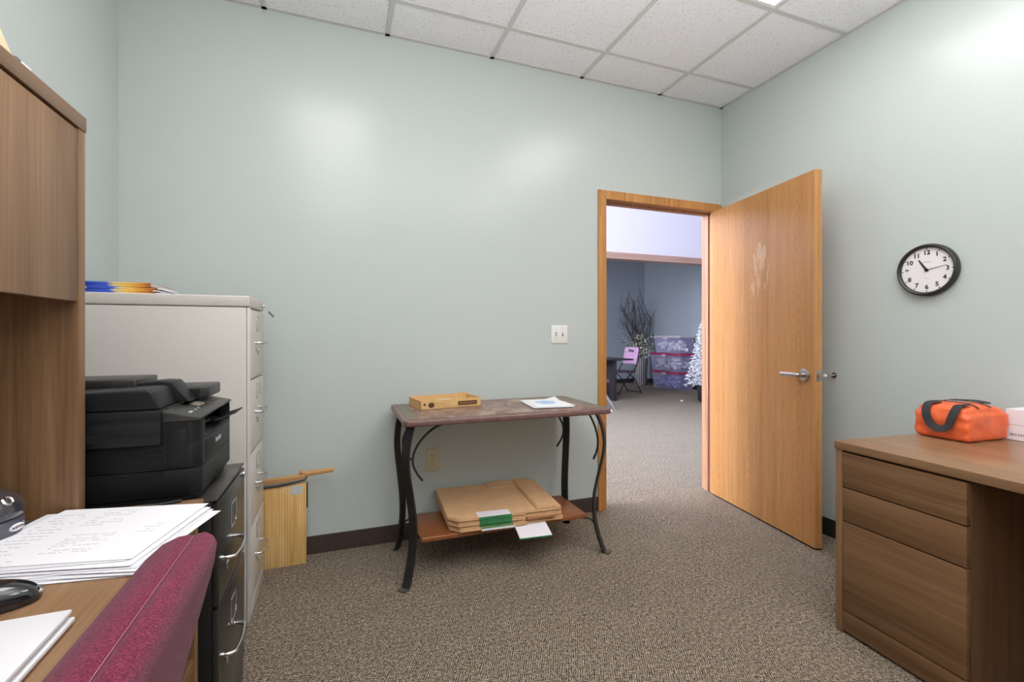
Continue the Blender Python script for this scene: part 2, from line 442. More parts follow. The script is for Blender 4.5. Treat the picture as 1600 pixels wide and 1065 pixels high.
struct('baseboard_right', B().box(XR-.008, YF, 0, XR, YB-.01, .1, .002), M['blackbase'], 'black base along the wall behind the door', 'baseboard')
struct('baseboard_left', B().box(XL, YF, 0, XL+.008, YB-.01, .094, .002), M['base'], 'dark brown base along the wall behind the desk', 'baseboard')

# suspended ceiling: tiles rise above the T-bar grid; two troffers take tile bays
gx = [-.345+.61*i for i in range(-1, 6)]; gx = [x for x in gx if XL < x < XR]
gy = [2.384-.612*i for i in range(0, 7)]; gy = [y for y in gy if y > YF]
TX = [(gx[0] if gx[0] > -.4 else gx[1])]
L1 = (-.345, .265); L2 = (1.485, 2.095); LY = (2.384-3*.612, 2.384-.612)
def holes(x, y): return False
b = B()
ex = [XL]+gx+[XR]; ey = [YF]+sorted(gy)+[YB]
LB = [(L1, LY), (L2, LY), (L1, (LY[0]-3*.612, LY[1]-3*.612)), (L2, (LY[0]-3*.612, LY[1]-3*.612))]
for i in range(len(ex)-1):
    for j in range(len(ey)-1):
        cx, cy = (ex[i]+ex[i+1])/2, (ey[j]+ey[j+1])/2
        if any(a[0] < cx < a[1] and c[0] < cy < c[1] for a, c in LB): continue
        b.box(ex[i], ey[j], ZC+.006, ex[i+1], ey[j+1], ZC+.03)
struct('ceiling', b, M['tile'], 'white pitted acoustic ceiling tiles', 'ceiling')
struct('ceiling_slab', B().box(XL-.12, YF-.12, ZC+.31, XR+.12, YB+WT, ZC+.36), M['tbar'], 'slab above the ceiling tiles', 'ceiling').name = 'trim_5'
b = B()
for x in gx: b.box(x-.012, YF, ZC-.002, x+.012, YB, ZC+.006)
for y in gy: b.box(XL, y-.012, ZC-.0025, XR, y+.012, ZC+.0055)
b.box(XL, YB-.022, ZC-.002, XR, YB, ZC+.006); b.box(XR-.022, YF, ZC-.002, XR, YB, ZC+.006); b.box(XL, YF, ZC-.002, XL+.022, YB, ZC+.006); b.box(XL, YF, ZC-.002, XR, YF+.022, ZC+.006)
struct('trim_1', b, M['tbar'], 'grey metal ceiling grid and wall angle', 'ceiling grid')
for k, (a, c) in enumerate(LB):
    t = thing('ceiling_light', ['recessed fluorescent ceiling light above the printer desk', 'recessed fluorescent ceiling light nearest the clock wall',
              'recessed ceiling light behind the viewer on the hutch side', 'recessed ceiling light behind the viewer on the clock side'][k], 'ceiling light', ((a[0]+a[1])/2, (c[0]+c[1])/2, ZC), 0, 'recessed ceiling lights')
    x0, x1, y0, y1 = a[0]+.013, a[1]-.013, c[0]+.013, c[1]-.013
    f = B(); w = .018
    f.box(x0, y0, ZC-.006, x0+w, y1, ZC+.05); f.box(x1-w, y0, ZC-.006, x1, y1, ZC+.05); f.box(x0+w, y0, ZC-.006, x1-w, y0+w, ZC+.05); f.box(x0+w, y1-w, ZC-.006, x1-w, y1, ZC+.05)
    f.box(x0, y0, ZC+.052, x1, y1, ZC+.06)
    f.done('frame', M['enamel_white'], t, world=True)
    B().box(x0+w, y0+w, ZC+.004, x1-w, y1-w, ZC+.012).done('diffuser', M['lamp'], t, world=True)

# door casing, jamb, stop
cw, cd = .057, .016
b = B()
b.prism([(DL-cw, 0), (DL, 0), (DL, DH), (DL-cw, DH+cw)], 'y', YB-cd, YB, .002)
b.prism([(DR, 0), (DR+cw-.005, 0), (DR+cw-.005, DH+cw), (DR, DH)], 'y', YB-cd, YB, .002)
b.prism([(DL-cw, DH+cw), (DL, DH), (DR, DH), (DR+cw-.005, DH+cw)], 'y', YB-cd, YB, .002)
struct('trim_2', b, M['oak_trim'], 'oak casing around the doorway', 'door casing')
b = B()
b.box(DL-.018, YB, 0, DL, YB+WT, DH+.018); b.box(DR, YB, 0, DR+.018, YB+WT, DH+.018); b.box(DL, YB, DH, DR, YB+WT, DH+.018)
b.box(DL, YB+.05, 0, DL+.012, YB+.09, DH, .001); b.box(DR-.012, YB+.05, 0, DR, YB+.09, DH, .001); b.box(DL, YB+.05, DH-.012, DR, YB+.09, DH, .001)
struct('trim_3', b, M['oak_jamb'], 'oak jamb and stop lining the doorway', 'door jamb')

# open door leaf: hinge at the right jamb, swung into the room
HX, HY, DA, DWid, DTh = DR+.001, YB-.018, R(9.4), .912, .044
door = B().box(-DTh, -DWid, .012, 0, 0, 2.040, .0015).done('door_1', M['oak_door'])
door.location = (HX, HY, 0); door.rotation_euler = (0, 0, -DA)
tag(door, 'open oak veneer door with worn scrape marks', 'door', kind='structure')
hz = .935
h = B()
h.cyl((-DTh, -DWid+.066, hz), (-DTh-.012, -DWid+.066, hz), .034, n=32, bev=.003)
h.cyl((-DTh-.010, -DWid+.066, hz), (-DTh-.050, -DWid+.066, hz), .0135, .011)
h.ball((-DTh-.050, -DWid+.066, hz), .0135)
h.sweep([(-DTh-.050, -DWid+.062, hz), (-DTh-.054, -DWid+.095, hz), (-DTh-.054, -DWid+.14, hz-.001), (-DTh-.052, -DWid+.185, hz-.002)],
        [(.006*math.cos(a), .0115*math.sin(a)) for a in [i*math.pi/6 for i in range(12)]])
h.done('lever_handle', M['steel'], door, 40)
h = B()
h.cyl((0, -DWid+.066, hz), (.012, -DWid+.066, hz), .034, n=32, bev=.003); h.cyl((.010, -DWid+.066, hz), (.05, -DWid+.066, hz), .0135, .011); h.ball((.05, -DWid+.066, hz), .0135)
h.sweep([(.050, -DWid+.062, hz), (.054, -DWid+.10, hz), (.052, -DWid+.185, hz-.002)], [(.006*math.cos(a), .0115*math.sin(a)) for a in [i*math.pi/6 for i in range(12)]])
h.done('lever_handle', M['steel'], door, 40)
h = B().box(-.036, -DWid-.0012, hz-.029, -.008, -DWid+.001, hz+.029, .0005); h.box(-.029, -DWid-.010, hz-.010, -.015, -DWid, hz+.010, .003)
h.done('latch_plate', M['steel'], door, 40)
for z in (.25, 1.05, 1.82):
    h = B(); h.cyl((.004, .006, z-.045), (.004, .006, z+.045), .006, n=12)
    h.done('hinge', M['steel'], door, 40)
# door stop on the wall behind
t = thing('door_stop', 'small chrome rod door stop on the wall beside the door lever', 'door stop', (XR, 1.845, .925))
B().cyl((0, 0, 0), (-.006, 0, 0), .016, n=20, bev=.002).cyl((-.004, 0, 0), (-.075, 0, 0), .0045, n=12).done('rod', M['chrome'], t, 40)
B().cyl((-.072, 0, 0), (-.092, 0, 0), .009, n=16, bev=.003).done('bumper_tip', M['white_plastic'], t, 40)

# wall switch and outlet
t = thing('light_switch', 'white double toggle light switch plate beside the doorway', 'light switch', (1.326, YB, 1.158))
B().box(-.0575, -.006, -.0575, .0575, 0, .0575, .003).done('plate', M['white_plastic'], t, 40)
for x in (-.023, .023):
    B().box(x-.005, -.0066, -.012, x+.005, -.0055, .012).done('toggle_slot', M['laptop_gap'], t)
    B().box(x-.0042, -.017, -.004, x+.0042, -.006, .006, .001, mat=Matrix.Rotation(R(14 if x < 0 else -14), 4, 'X')).done('toggle', M['white_plastic'], t)
    for z in (-.030, .030): B().cyl((x, -.0057, z), (x, -.0068, z), .003, n=10).done('screw', M['ivory'], t)
t = thing('wall_outlet', 'ivory duplex wall outlet below the console table', 'outlet', (.516, YB, .438))
B().box(-.040, -.006, -.0635, .040, 0, .0635, .003).done('plate', M['ivory'], t, 40)
for z in (-.0215, .0215):
    r = B().cyl((0, -.005, z), (0, -.0075, z), .0165, n=24).done('receptacle', M['ivory'], t, 40)
    q = B(); q.box(-.0075, -.0079, z-.001, -.0050, -.0074, z+.009); q.box(.0050, -.0079, z+.000, .0072, -.0074, z+.008); q.cyl((0, -.0074, z-.0085), (0, -.0079, z-.0085), .0026, n=10)
    q.done('slots', M['slot'], r)
B().cyl((0, -.0055, 0), (0, -.0068, 0), .003, n=10).done('screw', M['steel'], t)

# ------------------------------------------------------------------ wall clock
t = thing('wall_clock', 'round black framed wall clock with white face', 'clock', (XR, 1.392, 1.462))
CM = basis(Vector((0, 0, 0)), (0, -1, 0), (0, 0, 1), (-1, 0, 0))     # local x = right when facing wall, y = up, z = out of wall
RC = .124
B().lathe([(RC*.96, 0), (RC, .006), (RC*1.0, .020), (RC*.975, .030), (RC*.93, .034), (RC*.88, .031), (RC*.855, .024), (RC*.85, .018)], n=64, mat=CM, cap=False).done('case', M['clock_case'], t, 50)
B().lathe([(0, .016), (RC*.87, .016), (RC*.87, .019), (0, .019)], n=64, mat=CM).done('face', M['clock_face'], t, 30)
rn = RC*.66
for i in range(1, 13):
    a = R(90-30*i); B().text(str(i), .0285, CM @ Matrix.Translation((rn*math.cos(a), rn*math.sin(a), .0195)), .0002, bold=.0009).done('numeral', M['clock_ink'], t)
b = B()
for i in range(60):
    a = R(6*i); r = RC*.81; w = .0026 if i % 5 == 0 else .0008
    b.box(-w, -w, 0, w, w, .0004, mat=CM @ Matrix.Translation((r*math.cos(a), r*math.sin(a), .0193)))
b.done('minute_marks', M['clock_ink'], t)
B().box(-.017, .0365, .0192, .017, .0385, .0196, mat=CM).done('dial_print', M['ink'], t)
B().box(-.010, -.0400, .0192, .010, -.0380, .0196, mat=CM).done('dial_print', M['pink_ink'], t)
def hand(name, deg, ln, w, z, tail=.008):
    rot = CM @ Matrix.Rotation(R(90-deg), 4, 'Z')
    B().prism([(-tail, -w), (0, -w*1.15), (ln, -w*.6), (ln+w*.6, 0), (ln, w*.6), (0, w*1.15), (-tail, w)], 'z', z, z+.0008, mat=rot).cyl((0, 0, z-.001), (0, 0, z+.0015), w*1.7, n=16, mat=rot).done(name, M['clock_ink'], t)
hand('hour_hand', 328, .058, .0044, .0215); hand('minute_hand', 80, .082, .0014, .0235)

# ------------------------------------------------------------------ left desk with hutch
DY = 1.388; DZ = .737; DX = -.315; DN = -.55
t = thing('office_desk', 'walnut laminate desk against the left wall under the hutch', 'desk', (XL+.012, DN, 0))
x0 = XL+.012
B().box(x0, DN, DZ-.030, DX, DY, DZ, .0025).done('worktop', M['wal_top'], t, 40, True)
B().box(x0, DY-.030, 0, DX-.012, DY-.004, DZ-.031, .001).done('end_panel', M['wal_z'], t, 40, True)
B().box(x0, DN+.004, 0, DX-.012, DN+.030, DZ-.031, .001).done('end_panel', M['wal_z'], t, 40, True)
B().box(x0, DN+.031, .25, x0+.02, DY-.031, DZ-.031).done('modesty_panel', M['wal_y'], t, None, True)
B().box(x0+.03, .965, .03, DX-.035, DY-.031, DZ-.032).done('pedestal_body', M['wal_shaded'], t, None, True)
for z0, z1 in ((.045, .355), (.385, .695)):
    d = B().box(DX-.034, .968, z0, DX-.014, DY-.033, z1, .0015).done('drawer', M['wal_y'], t, 40, True)
    B().box(DX-.034, .968, z1+.001, DX-.026, DY-.033, z1+.022).done('finger_pull', M['reveal'], d, None, True)

HXf = -.555; HT = 1.662
t = thing('desk_hutch', 'walnut laminate hutch cupboard standing on the left desk', 'hutch', (XL+.012, DN, DZ))
B().box(x0, DN, HT-.034, HXf+.002, DY+.002, HT, .0015).done('top_panel', M['wal_y'], t, 40, True)
B().box(x0, DY-.030, DZ+.0005, HXf, DY, HT-.035, .001).done('end_panel', M['wal_z'], t, 40, True)
B().box(x0, DN, DZ+.0005, HXf, DN+.030, HT-.035, .001).done('end_panel', M['wal_z'], t, 40, True)
B().box(x0, DN+.031, DZ+.0005, x0+.012, DY-.031, HT-.035).done('back_panel', M['wal_shaded'], t, None, True)
B().box(x0+.013, DN+.031, 1.243, HXf-.024, DY-.031, 1.262).done('cupboard_floor', M['wal_shaded'], t, None, True)
for a, c in ((.62, DY-.0335), (-.14, .615)):
    B().box(HXf-.021, a, 1.228, HXf-.001, c, HT-.040, .0012).done('door', M['wal_z'], t, 40, True)
# cream card things on top of the hutch
t = thing('file_box', 'cream card box with a sloping side on the front edge of the hutch', 'box', (-.636, .97, HT+.0005))
B().prism([(-.20, 0), (.165, 0), (.10, .060), (.05, .095), (-.20, .095)], 'x', -.13, .078, .004).done('box_body', M['cream_wood'], t, 40)
B().box(.02, .167, 0, .080, .181, .007, .002).done('dark_clip', M['laptop_gap'], t)
o = B().box(-.10, -.014, 0, .097, .014, .006, .001).done('folded_paper', M['white_paper']); o.location = (-.653, 1.168, HT+.0005)
tag(o, 'thin folded white paper lying at the front edge of the hutch top', 'paper')

# items on the left desk ------------------------------------------------------
def text_rows(b, x0, x1, y0, y1, n, z, rnd, mat=None, thick=.0012, ragged=True):
    for i in range(n):
        y = y1-(y1-y0)*(i+.5)/n; x = x0
        while x < x1-.004:
            w = rnd.uniform(.004, .016)
            if rnd.random() < .8: b.box(x, y-thick/2, z, min(x+w, x1), y+thick/2, z+.00015, mat=mat)
            x += w+rnd.uniform(.002, .004)
            if ragged and rnd.random() < .06: break
rnd = random.Random(3)
ORD = ['topmost', 'second from the top', 'third from the top', 'fourth from the top', 'fifth from the top', 'sixth from the top', 'seventh from the top', 'eighth from the top', 'ninth from the top', 'bottom']
sheets = [  # centre x, y, half size, turn
    (-.460, 1.188, .150, .140, 12), (-.478, 1.180, .150, .140, 9), (-.452, 1.168, .150, .140, 13), (-.456, 1.172, .150, .140, 11),
    (-.444, 1.160, .150, .140, 12), (-.432, 1.156, .150, .140, 15), (-.470, 1.158, .160, .140, 6), (-.436, 1.146, .150, .140, 13),
    (-.480, 1.148, .165, .140, 5), (-.462, 1.140, .160, .140, 8)]
NS = len(sheets)
for i, (cx, cy, hl, hw, a) in enumerate(sheets):
    z = DZ+.0008+.0015*(NS-1-i)
    o = thing('paper_sheet', 'loose white printed sheet, %s of the pile on the left desk' % ORD[i], 'paper', (cx, cy, z), R(-a), 'pile of papers on the left desk')
    B().grid(lambda u, v: ((u*2-1)*hl, (v*2-1)*hw, .0010), 4, 4, .0008).done('sheet', M['white_paper'] if i % 3 != 1 else M['paper_edge'], o)
    if i == 0:
        for x0_, x1_, y0_, y1_, n_, th_ in ((-.135, -.075, -.10, .11, 13, .0012), (-.05, .02, .03, .125, 7, .0012), (-.03, .05, -.10, -.01, 9, .0009), (.085, .115, -.02, .03, 4, .0012), (-.06, .045, -.125, -.118, 1, .0012)):
            p = B(); text_rows(p, x0_, x1_, y0_, y1_, n_, .00125, rnd, thick=th_); p.done('printed_lines', M['ink'], o)
# white closed laptop in the lower-left corner
t = thing('laptop', 'closed white laptop at the near edge of the left desk', 'laptop', (-.349, .849, DZ+.0005), R(1))
B().box(-.33, -.235, .003, -.001, 0, .0108, .003).done('base', M['laptop'], t, 40)
B().box(-.326, -.229, .0105, -.009, -.007, .0150).done('seam', M['laptop_gap'], t)
B().box(-.33, -.235, .0148, -.004, -.001, .0225, .003).done('lid', M['laptop'], t, 40)
for x in (-.30, -.03):
    for y in (-.21, -.02): B().cyl((x, y, 0), (x, y, .004), .006, n=10).done('rubber_foot', M['matte_black'], t)
# computer mouse
t = thing('computer_mouse', 'glossy black cordless mouse beside the paper pile', 'mouse', (-.490, .937, DZ+.0005), R(18))
def mouse_shell(w=1.0, zs=1.0, lift=0):
    def fn(u, v):
        th = 2*math.pi*u; ph = v*math.pi/2; c, q = math.cos(th), math.sin(th)
        cx = math.copysign(abs(c)**.75, c); cy = math.copysign(abs(q)**.75, q); k = math.cos(ph)**.6
        x = .057*cx*k; hgt = .036-.10*max(0, x)**1.2*3.2 if x > 0 else .036
        return (x*w, .031*(1-.10*cx)*cy*k*w, .003+lift+hgt*math.sin(ph)**.85*zs)
    return fn
b = B(); b.grid(mouse_shell(), 48, 14); bmesh.ops.remove_doubles(b.bm, verts=b.bm.verts, dist=1e-5); b.done('shell', M['gloss_black'], t, 70)
B().prism([(.0545*math.copysign(abs(math.cos(a))**.75, math.cos(a)), .0295*math.copysign(abs(math.sin(a))**.75, math.sin(a))*(1-.1*math.cos(a))) for a in [2*math.pi*k/40 for k in range(40)]], 'z', .0, .006).done('base', M['matte_black'], t, 40)
b = B(); b.box(.050, -.010, .010, .0585, .010, .0135, .0012); b.box(.046, -.0015, .012, .0580, .0015, .0195, .001); b.done('silver_trim', M['chrome'], t, 40)
B().ball((-.012, -.026, .014), .018, (1.15, .32, .6)).done('thumb_grip', M['matte_black'], t, 60)
B().cyl((.028, -.0035, .0235), (.028, .0035, .0235), .009, n=20).done('scroll_wheel', M['matte_black'], t, 40)
# electric pencil sharpener: smoked dome over a shavings bin, oval badge
SP = (-.672, 1.242)
t = thing('pencil_sharpener', 'smoked black domed electric pencil sharpener by the hutch panel', 'pencil sharpener', (SP[0], SP[1], DZ+.0005), R(-50))
# local -y faces the viewer
B().lathe([(.060, 0), (.064, .003), (.064, .008), (.060, .010)], n=40, mat=Matrix.Diagonal((1.12, 1, 1, 1))).done('base', M['matte_black'], t, 40)
B().lathe([(.058, .010), (.066, .014), (.070, .030), (.069, .044), (.064, .048)], n=48, mat=Matrix.Diagonal((1.12, 1, 1, 1))).done('shavings_bin', M['dome_low'], t, 50)
B().lathe([(.066, .048), (.071, .052), (.070, .066), (.062, .083), (.046, .096), (.024, .103), (0, .105)], n=48, mat=Matrix.Diagonal((1.12, 1, 1, 1))).done('dome', M['dome'], t, 60)
def on_dome(az, z, r, tilt): # frame whose z points out of the dome
    o = Vector((1.12*r*math.cos(az), r*math.sin(az), z)); out = Vector((math.cos(az)*math.cos(tilt), math.sin(az)*math.cos(tilt), math.sin(tilt)))
    exv = Vector((-math.sin(az), math.cos(az), 0)); return basis(o, exv, out.cross(exv), out)
fr = on_dome(R(34), .083, .058, R(38))
B().lathe([(.0055, -.004), (.0115, -.001), (.0115, .003), (.0085, .005), (.0058, .004), (.0055, -.004)], n=28, mat=fr, cap=False).done('pencil_hole_ring', M['chrome'], t, 50)
B().cyl((0, 0, -.004), (0, 0, .001), .0062, n=20, mat=fr).done('pencil_hole', M['slot'], t)
fr = on_dome(R(40), .030, .0695, R(0))
bd = B().lathe([(0, -.006), (1, -.006), (1, .0022), (.9, .003), (0, .003)], n=40, mat=fr @ Matrix.Diagonal((.0165, .0068, 1, 1))).done('badge', M['label_white'], t, 40)
B().text('BOSTON', .0070, fr @ Matrix.Translation((0, 0, .0031)), .0002, bold=.0003).done('badge_lettering', M['ink_dark'], bd)
fr = on_dome(R(4), .049, .066, R(0))
B().box(-.008, -.010, -.004, .008, .010, .008, .003, mat=fr).done('bin_latch', M['chrome'], t, 40)
# power cord from sharpener along the hutch foot
pts = [(SP[0]+.03, SP[1]+.07, DZ+.006), (SP[0]+.05, SP[1]+.085, DZ+.005), (-.60, 1.325, DZ+.0045), (-.54, 1.335, DZ+.0045), (-.47, 1.345, DZ+.0045), (-.40, 1.36, DZ+.0045), (-.36, 1.374, DZ+.0045)]
tag(B().tube(smooth(pts), .0035).done('power_cord', M['matte_black'], None, 60), 'thin black power cord running along the desk behind the papers', 'cord')

# ------------------------------------------------------------------ black file cabinet with printer
def bail_handle(parent, X, yc, z, w, proj, m, drop=.035, latch=True, r=.0045):
    """curved bar pull: two posts and a bowed bar, with a small latch below"""
    b = B(); q = .018
    pts = smooth([(X-.002, yc-w/2, z), (X+proj-q, yc-w/2, z), (X+proj-q*.3, yc-w/2+q*.3, z-.001), (X+proj, yc-w/2+q, z-.002), (X+proj+.004, yc, z-.004), (X+proj, yc+w/2-q, z-.002), (X+proj-q*.3, yc+w/2-q*.3, z-.001), (X+proj-q, yc+w/2, z), (X-.002, yc+w/2, z)], 4)
    b.tube(pts, r)
    b.cyl((X-.001, yc-w/2, z), (X+.006, yc-w/2, z), r*1.5, n=12); b.cyl((X-.001, yc+w/2, z), (X+.006, yc+w/2, z), r*1.5, n=12)
    o = b.done('handle', m, parent, 60, True)
    if latch:
        l = B(); l.box(X, yc-w/2+.03, z-.034, X+.010, yc-w/2+.052, z-.026, .002); l.box(X+.004, yc-w/2+.036, z-.050, X+.008, yc-w/2+.046, z-.028, .001)
        l.done('latch', m, parent, 40, True)
def card_holder(parent, X, yc, z, w, h, m):
    b = B(); e = .004
    for (a0, c0, a1, c1) in ((-w/2, -h/2, w/2, -h/2+e), (-w/2, h/2-e, w/2, h/2), (-w/2, -h/2, -w/2+e, h/2), (w/2-e, -h/2, w/2, h/2)):
        b.box(X-.0005, yc+a0, z+c0, X+.003, yc+a1, z+c1, .0008)
    b.done('card_holder', m, parent, 40, True)

BY0, BY1, BX, BZ = 1.428, 1.810, -.292, .718
t = thing('file_cabinet', 'black two drawer metal file cabinet under the printer', 'file cabinet', ((XL+BX)/2, (BY0+BY1)/2, 0))
bx0 = XL+.01
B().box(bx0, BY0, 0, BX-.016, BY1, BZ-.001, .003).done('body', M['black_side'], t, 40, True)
B().box(bx0-.0, BY0-.001, BZ-.006, BX-.002, BY1+.001, BZ, .002).done('top', M['black_enamel'], t, 40, True)
for z0, z1, zc, zb in ((.070, .420, .335, .285), (.430, .705, .617, .548)):
    d = B().box(BX-.016, BY0+.008, z0, BX, BY1-.008, z1, .003).done('drawer', M['black_enamel'], t, 40, True)
    card_holder(d, BX, (BY0+BY1)/2-.002, zc, .075, .072, M['chrome'])
    bail_handle(d, BX, 1.537, zb, .150, .034, M['chrome'], r=.0055)
B().cyl((BX-.003, BY1-.03, BZ-.03), (BX+.006, BY1-.03, BZ-.03), .010, n=20, bev=.003).done('lock', M['chrome'], t, 40, True)
B().box(BX-.016, BY0+.004, .004, BX-.004, BY1-.004, .062, .002).done('kick_plate', M['black_enamel'], t, 40, True)

PX, PY0, PY1, PZ = -.335, 1.440, 1.828, BZ+.003
t = thing('printer', 'black multifunction laser printer on the low black cabinet', 'printer', (-.55, (PY0+PY1)/2, BZ+.0005))
def rrect(x0, y0, x1, y1, r, n=6, corners=(1, 1, 1, 1)):
    out = []
    for (cx, cy, a0, k) in ((x1-r, y0+r, -90, 0), (x1-r, y1-r, 0, 1), (x0+r, y1-r, 90, 2), (x0+r, y0+r, 180, 3)):
        if corners[k]:
            for i in range(n+1): a = R(a0+90*i/n); out.append((cx+r*math.cos(a), cy+r*math.sin(a)))
        else:
            out.append({0: (x1, y0), 1: (x1, y1), 2: (x0, y1), 3: (x0, y0)}[k])
    return out
pb = PX-.385
# main body, with a front output slot cut by stacking
foot = rrect(pb, PY0, PX, PY1, .03, 6, (1, 1, 0, 0))
b = B(); b.prism(rrect(pb+.01, PY0+.004, PX-.012, PY1-.004, .028, 6, (1, 1, 0, 0)), 'z', PZ, PZ+.012); b.prism(foot, 'z', PZ+.012, PZ+.082, .002)
b.done('paper_tray', M['printer'], t, 30, True)
b = B(); b.prism(foot, 'z', PZ+.0835, PZ+.150, .0015)
b.box(pb, PY0+.001, PZ+.150, PX-.13, PY1-.001, PZ+.205); b.box(pb, PY0+.001, PZ+.15, PX-.03, PY0+.035, PZ+.205); b.box(pb, PY1-.03, PZ+.15, PX-.03, PY1-.001, PZ+.205)
b.prism(rrect(PX-.07, PY0, PX, PY0+.045, .03, 6, (1, 0, 0, 0)), 'z', PZ+.15, PZ+.205); b.prism(rrect(PX-.07, PY1-.03, PX, PY1, .03, 6, (0, 1, 0, 0)), 'z', PZ+.15, PZ+.205)
body = b.done('body', M['printer'], t, 30, True)
B().box(PX-.128, PY0+.036, PZ+.152, PX-.126, PY1-.031, PZ+.203).done('output_slot', M['slot'], body, None, True)
b = B(); b.prism([(PX-.125, PZ+.152), (PX+.000, PZ+.1515), (PX+.0, PZ+.155), (PX-.06, PZ+.168), (PX-.125, PZ+.158)], 'y', PY0+.05, PY1-.04, .001)
b.box(PX-.05, PY0+.14, PZ+.168, PX-.03, PY0+.24, PZ+.176, .003)
b.done('output_tray', M['printer_dk'], t, 30, True)
b = B(); b.bar([(PX-.03, PY0+.20, PZ+.166), (PX+.012, PY0+.26, PZ+.176), (PX+.030, PY0+.285, PZ+.190)], .07, .003, up=(-.4, 0, 1))
b.done('paper_stop', M['printer_dk'], t, 30, True)
B().box(PX-.006, PY0+.05, PZ+.092, PX+.0015, PY1-.035, PZ+.146, .002).done('front_door', M['printer'], t, 30, True)
B().box(PX-.01, PY0+.17, PZ+.006, PX+.001, PY0+.26, PZ+.030, .002).done('tray_grip', M['slot'], t, 30, True)
FRX = basis(Vector((PX+.0016, (PY0+PY1)/2, PZ+.122)), (0, 1, 0), (0, 0, 1), (1, 0, 0))
B().text('brother', .022, FRX, .0003, bold=.0004).done('front_lettering', M['silver_print'], t, None, True)
# side door, latch recess and louvres on the side facing the viewer
B().box(PX-.075, PY0-.0015, PZ+.086, PX-.032, PY0+.002, PZ+.185, .001).done('side_panel', M['printer'], t, 30, True)
B().box(PX-.084, PY0-.001, PZ+.150, PX-.078, PY0+.002, PZ+.176).done('side_latch', M['slot'], t, None, True)
b = B()
for i in range(14): b.box(PX-.185, PY0-.0022, PZ+.062+i*.0056, PX-.082 if i < 11 else PX-.082, PY0+.001, PZ+.0645+i*.0056)
b.done('side_louvres', M['printer_dk'], t, None, True)
# control panel wedge at the front, scanner block and document feeder behind
b = B(); b.prism([(PX-.13, PZ+.2055), (PX-.002, PZ+.2055), (PX+.001, PZ+.213), (PX-.10, PZ+.238), (PX-.13, PZ+.238)], 'y', PY0, PY1-.002, .003)
cp = b.done('control_panel', M['printer_top'], t, 30, True)
sl = math.atan2(.025, .101)
PM = basis(Vector((PX-.05, (PY0+PY1)/2, PZ+.2262)), (0, 1, 0), Vector((-math.cos(sl), 0, math.sin(sl))), Vector((math.sin(sl), 0, math.cos(sl))))
B().box(-.035, -.012, 0, .03, .016, .0012, .0005, mat=PM).done('display', M['screen'], cp, None, True)
b = B()
for i in range(4):
    for j in range(3): b.box(.085+i*.022, -.018+j*.014, 0, .099+i*.022, -.010+j*.014, .002, .0008, mat=PM)
for i in range(3): b.box(.045, -.018+i*.014, 0, .07, -.011+i*.014, .002, .0008, mat=PM)
b.done('keypad', M['laptop_gap'], cp, None, True)
for x, w in ((-.155, .012), (-.135, .005), (-.10, .006), (-.07, .004)): B().box(x, -.02, 0, x+w, -.013, .0015, mat=PM).done('panel_mark', M['silver_print'], cp, None, True)
sx = PX-.083
b = B(); b.box(pb-.005, PY0-.013, PZ+.150, sx, PY0+.03, PZ+.2085, .004); b.box(pb-.005, PY0+.02, PZ+.207, sx, PY1-.002, PZ+.2395, .003); b.box(pb-.005, PY0-.013, PZ+.205, sx, PY0+.03, PZ+.2395, .003)
sc_ = b.done('scanner_unit', M['printer'], t, 30, True)
B().box(pb-.006, PY0-.0145, PZ+.163, sx-.13, PY0-.010, PZ+.185, .001).done('grip_recess', M['slot'], sc_, None, True)
b = B(); b.box(pb-.004, PY0-.0138, PZ+.1795, sx-.001, PY0-.0125, PZ+.1805); b.box(pb-.004, PY0-.0138, PZ+.2175, sx-.001, PY0-.0125, PZ+.2182); b.done('seam_lines', M['slot'], sc_, None, True)
b = B()
b.prism([(pb-.004, PZ+.2405), (sx-.002, PZ+.2405), (sx-.018, PZ+.286), (sx-.030, PZ+.292), (pb-.004, PZ+.285)], 'y', PY0-.012, PY0+.13, .006, 3)
lid = b.done('document_feeder', M['printer'], t, 30, True)
b = B(); b.prism([(pb+.02, PZ+.2405), (sx+.028, PZ+.2405), (sx-.015, PZ+.300), (sx-.045, PZ+.302), (pb+.02, PZ+.280)], 'y', PY0+.132, PY1-.17, .005, 3)
b.done('feeder_hump', M['printer'], lid, 30, True)
b = B(); b.box(pb+.01, PY0+.12, PZ+.284, sx-.095, PY1-.10, PZ+.310, .006, 3); b.box(pb+.01, PY1-.169, PZ+.2405, sx+.055, PY1-.02, PZ+.276, .006, 3)
b.done('document_tray', M['printer_top'], lid, 30, True)
B().box(sx-.03, PY1-.19, PZ+.25, sx+.03, PY1-.168, PZ+.270, .002).done('feed_slot', M['slot'], lid, None, True)

# ------------------------------------------------------------------ beige four drawer cabinet
GY0, GY1, GX, GZ = 2.114, 2.492, -.322, 1.308
t = thing('file_cabinet', 'tall putty coloured four drawer file cabinet near the wall', 'file cabinet', ((XL+GX)/2, (GY0+GY1)/2, 0))
gx0 = XL+.012
B().box(gx0, GY0, 0, GX-.014, GY1, GZ-.046, .003).done('body', M['beige'], t, 40, True)
b = B(); b.box(gx0, GY0-.002, GZ-.044, GX-.002, GY1+.002, GZ, .006, 3); b.done('top', M['beige'], t, 40, True)
hz_ = 4; zs = [.072, .372, .672, .972, 1.262]
for i in range(4):
    z0, z1 = zs[i]+.004, zs[i+1]-.006
    d = B().box(GX-.013, GY0+.022, z0, GX, GY1-.012, z1, .003).done('drawer', M['beige_front'], t, 40, True)
    zz = z1-.075
    card_holder(d, GX, (GY0+GY1)/2+.005, zz+.02, .075, .062, M['chrome'])
    bail_handle(d, GX, (GY0+GY1)/2+.005, zz-.062, .15, .030, M['chrome'])
